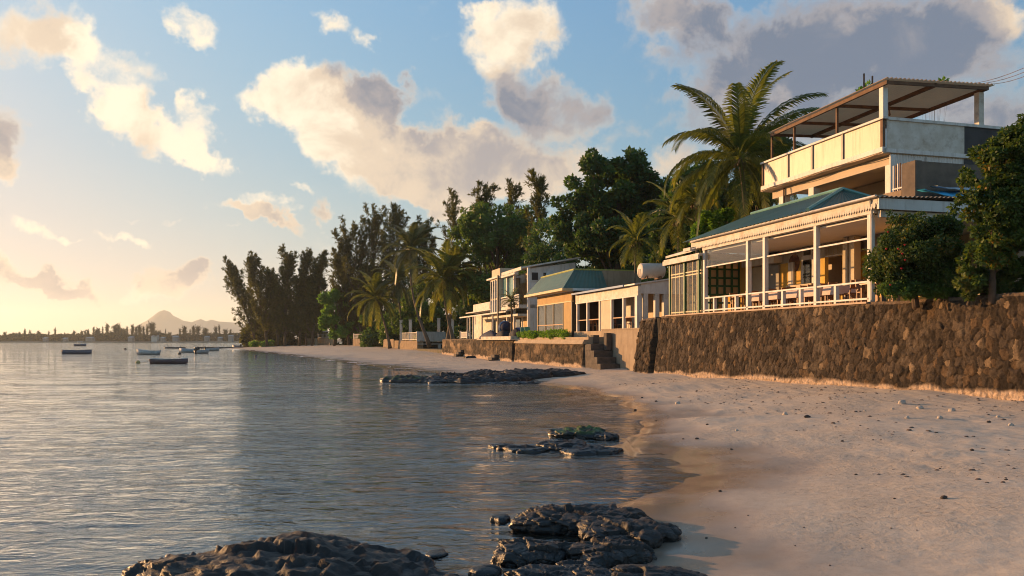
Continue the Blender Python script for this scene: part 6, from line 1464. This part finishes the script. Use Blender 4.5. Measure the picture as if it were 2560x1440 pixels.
def buoy(label, px_, py_, rad, mat, group=None):
    d_ = 4977/(py_-HY); p = pix(px_, py_, d_); t = thing('mooring_buoy', label, 'buoy', (p.x, p.y, 0), 'world', group)
    mb = MB(); mb.lathe(p, [(rad*.3, -rad*.5), (rad*.8, -.2*rad), (rad, .2*rad), (rad*.8, .8*rad), (rad*.3, 1.15*rad)], 14); mb.build('float', mat, t, True)
    mb = MB(); mb.lathe(p, [(rad*.18, 1.1*rad), (rad*.18, 1.3*rad), (rad*.1, 1.4*rad)], 8); mb.build('shackle', m_rust, t); return p
pb_ = buoy('round yellow buoy tied to the plum grey boat', 345, 908, .25, m_buoy)
m_bd = surf('buoy_dark', (.05, .045, .045), None, .5, 3, 0)
buoy('small dark buoy between the slate boat and the white boat', 313, 874, .35, m_bd); buoy('small dark buoy near the sandy point', 640, 891, .20, m_bd); buoy('dark mooring float in front of the pale blue boat', 449, 886, .3, m_bd)
def rope(label, a, b_, sag):
    mb = MB(); mb.tube([Vector(a).lerp(Vector(b_), f)-Vector((0, 0, sag*math.sin(math.pi*f))) for f in np.linspace(0, 1, 9)], .02, 4)
    tag(mb.build('mooring_rope', m_rope, base=a, frame='world'), label, 'rope')
bo = pix(379, 908, 85); rope('sagging rope from the yellow buoy to the plum grey boat', (pb_.x+.2, pb_.y, .15), (bo.x-.05, 85, .48), .22)
q = pix(156, 878, 144); rope('mooring rope slanting left from the slate blue boat', (q.x, 144, .65), (q.x-.9, 144, -.05), .0)
q = pix(229, 878, 144); rope('mooring rope slanting right from the slate blue boat', (q.x, 144, .65), (q.x+.9, 144, -.05), .0)

# ================================================================ far shore: trees, wood, houses
protos = []
def far_z(x): return 1.3
far = [(-30, 822), (12, 834), (35, 836), (48, 832), (62, 829), (75, 832), (97, 830), (122, 831), (138, 829), (162, 832), (185, 832), (205, 835), (213, 828), (219, 830), (234, 826), (244, 824), (257, 822), (268, 822), (277, 827), (289, 820), (296, 822), (303, 823), (312, 828), (318, 825), (331, 816), (340, 822), (349, 824), (359, 817), (368, 822), (381, 820), (390, 829), (398, 832), (414, 830), (425, 833), (450, 826), (461, 826), (475, 824), (484, 822), (494, 826), (513, 823), (540, 824), (548, 822), (563, 826), (576, 828)]
for i, (px_, top) in enumerate(far):
    d_ = 808+(i*37 % 30); p = pix(px_, HY, d_); h_ = CAMZ+(HY-top)/FPX*d_-1.0
    lab = 'casuarina on the far shore'
    if i < 3:
        t = casuarina('distant_tree', '', (p.x, p.y, 1.0), h_, h_*(.20, .25, .30)[i], 300+i, mat=lf_far, nl=15, nd=14, tw=9, size=1.0, low=.2); protos.append((t, h_))
        t['group'] = 'trees along the far shore'; o = t
    else:
        t, h0_ = protos[(i*7+i//3) % 3]; k = h_/h0_; o = dup(t, (p.x, p.y, 1.0), i*1.7, (k*(.45+.2*((i*5) % 4)), k*(.5+.15*((i*3) % 4)), k*(.9+.12*((i*7) % 3))))
    o['label'] = 'hazy dark feathery tree in the row along the far shore'
r = np.random.RandomState(9); C = []; R_ = []
for i in range(1200):
    px_ = -110+740*r.rand(); d_ = 815+40*r.rand(); p = pix(px_, HY, d_)
    top = (HY-834.5)/FPX*d_*(.55+.75*float(fbm(px_*.03, 0*px_, 4, 3)))+2
    rr = 1.4+1.6*r.rand(); C.append([p.x, p.y, 1.0+(top-rr)*r.rand()**.5]); R_.append(rr)
V, F, ti = leaf_cloud(r, C, R_, 80000, 1.7)
tag(fast('far_wood', V, F, lf_far, base=(-400, 830, 1), tint=ti), kind='stuff')
for i, (px_, py_, w_, c_, lab) in enumerate(((385, 842, 20, m_white2, 'pale low house left of the middle of the far shore'), (325, 845, 16, m_white, 'small white house under the tallest far trees'), (437, 843, 18, m_white2, 'pale house right of the tallest far trees'), (548, 846, 12, m_white, 'small white hut near the right end of the far shore'), (222, 846, 24, surf('far_brown', (.2, .13, .09)), 'long brown shed on the far shore'), (575, 841, 14, m_white2, 'pale house beside the casuarina point on the far shore'), (160, 848, 10, m_white, 'tiny white hut on the left far shore'), (110, 847, 10, m_white2, 'tiny pale hut at the far left shore'), (405, 846, 12, m_white2, 'tiny pale hut in the middle of the far shore'), (515, 844, 14, m_white2, 'pale house behind the small outboard boats on the far shore'))):
    d_ = 806; p = pix(px_, py_, d_); w2 = w_/2/FPX*d_*.7; py_ += 2; t = thing('distant_house', lab, 'house', (p.x, d_, 1.0), 'world', 'houses on the far shore')
    mb = MB(); mb.box(p.x-w2, p.x+w2, d_, d_+6, .8, p.z+.4); mb.build('wall', surf('far_house_paint', (.30, .28, .26)) if i else c_, t)
    mb = MB(); mb.prism([(p.x-w2-.4, d_-.6, p.z+.4), (p.x+w2+.4, d_-.6, p.z+.4), (p.x+w2*.7, d_+2.5, p.z+1.6), (p.x-w2*.7, d_+2.5, p.z+1.6)], (0, 3.8, 0)); mb.build('roof', m_greysheet, t)
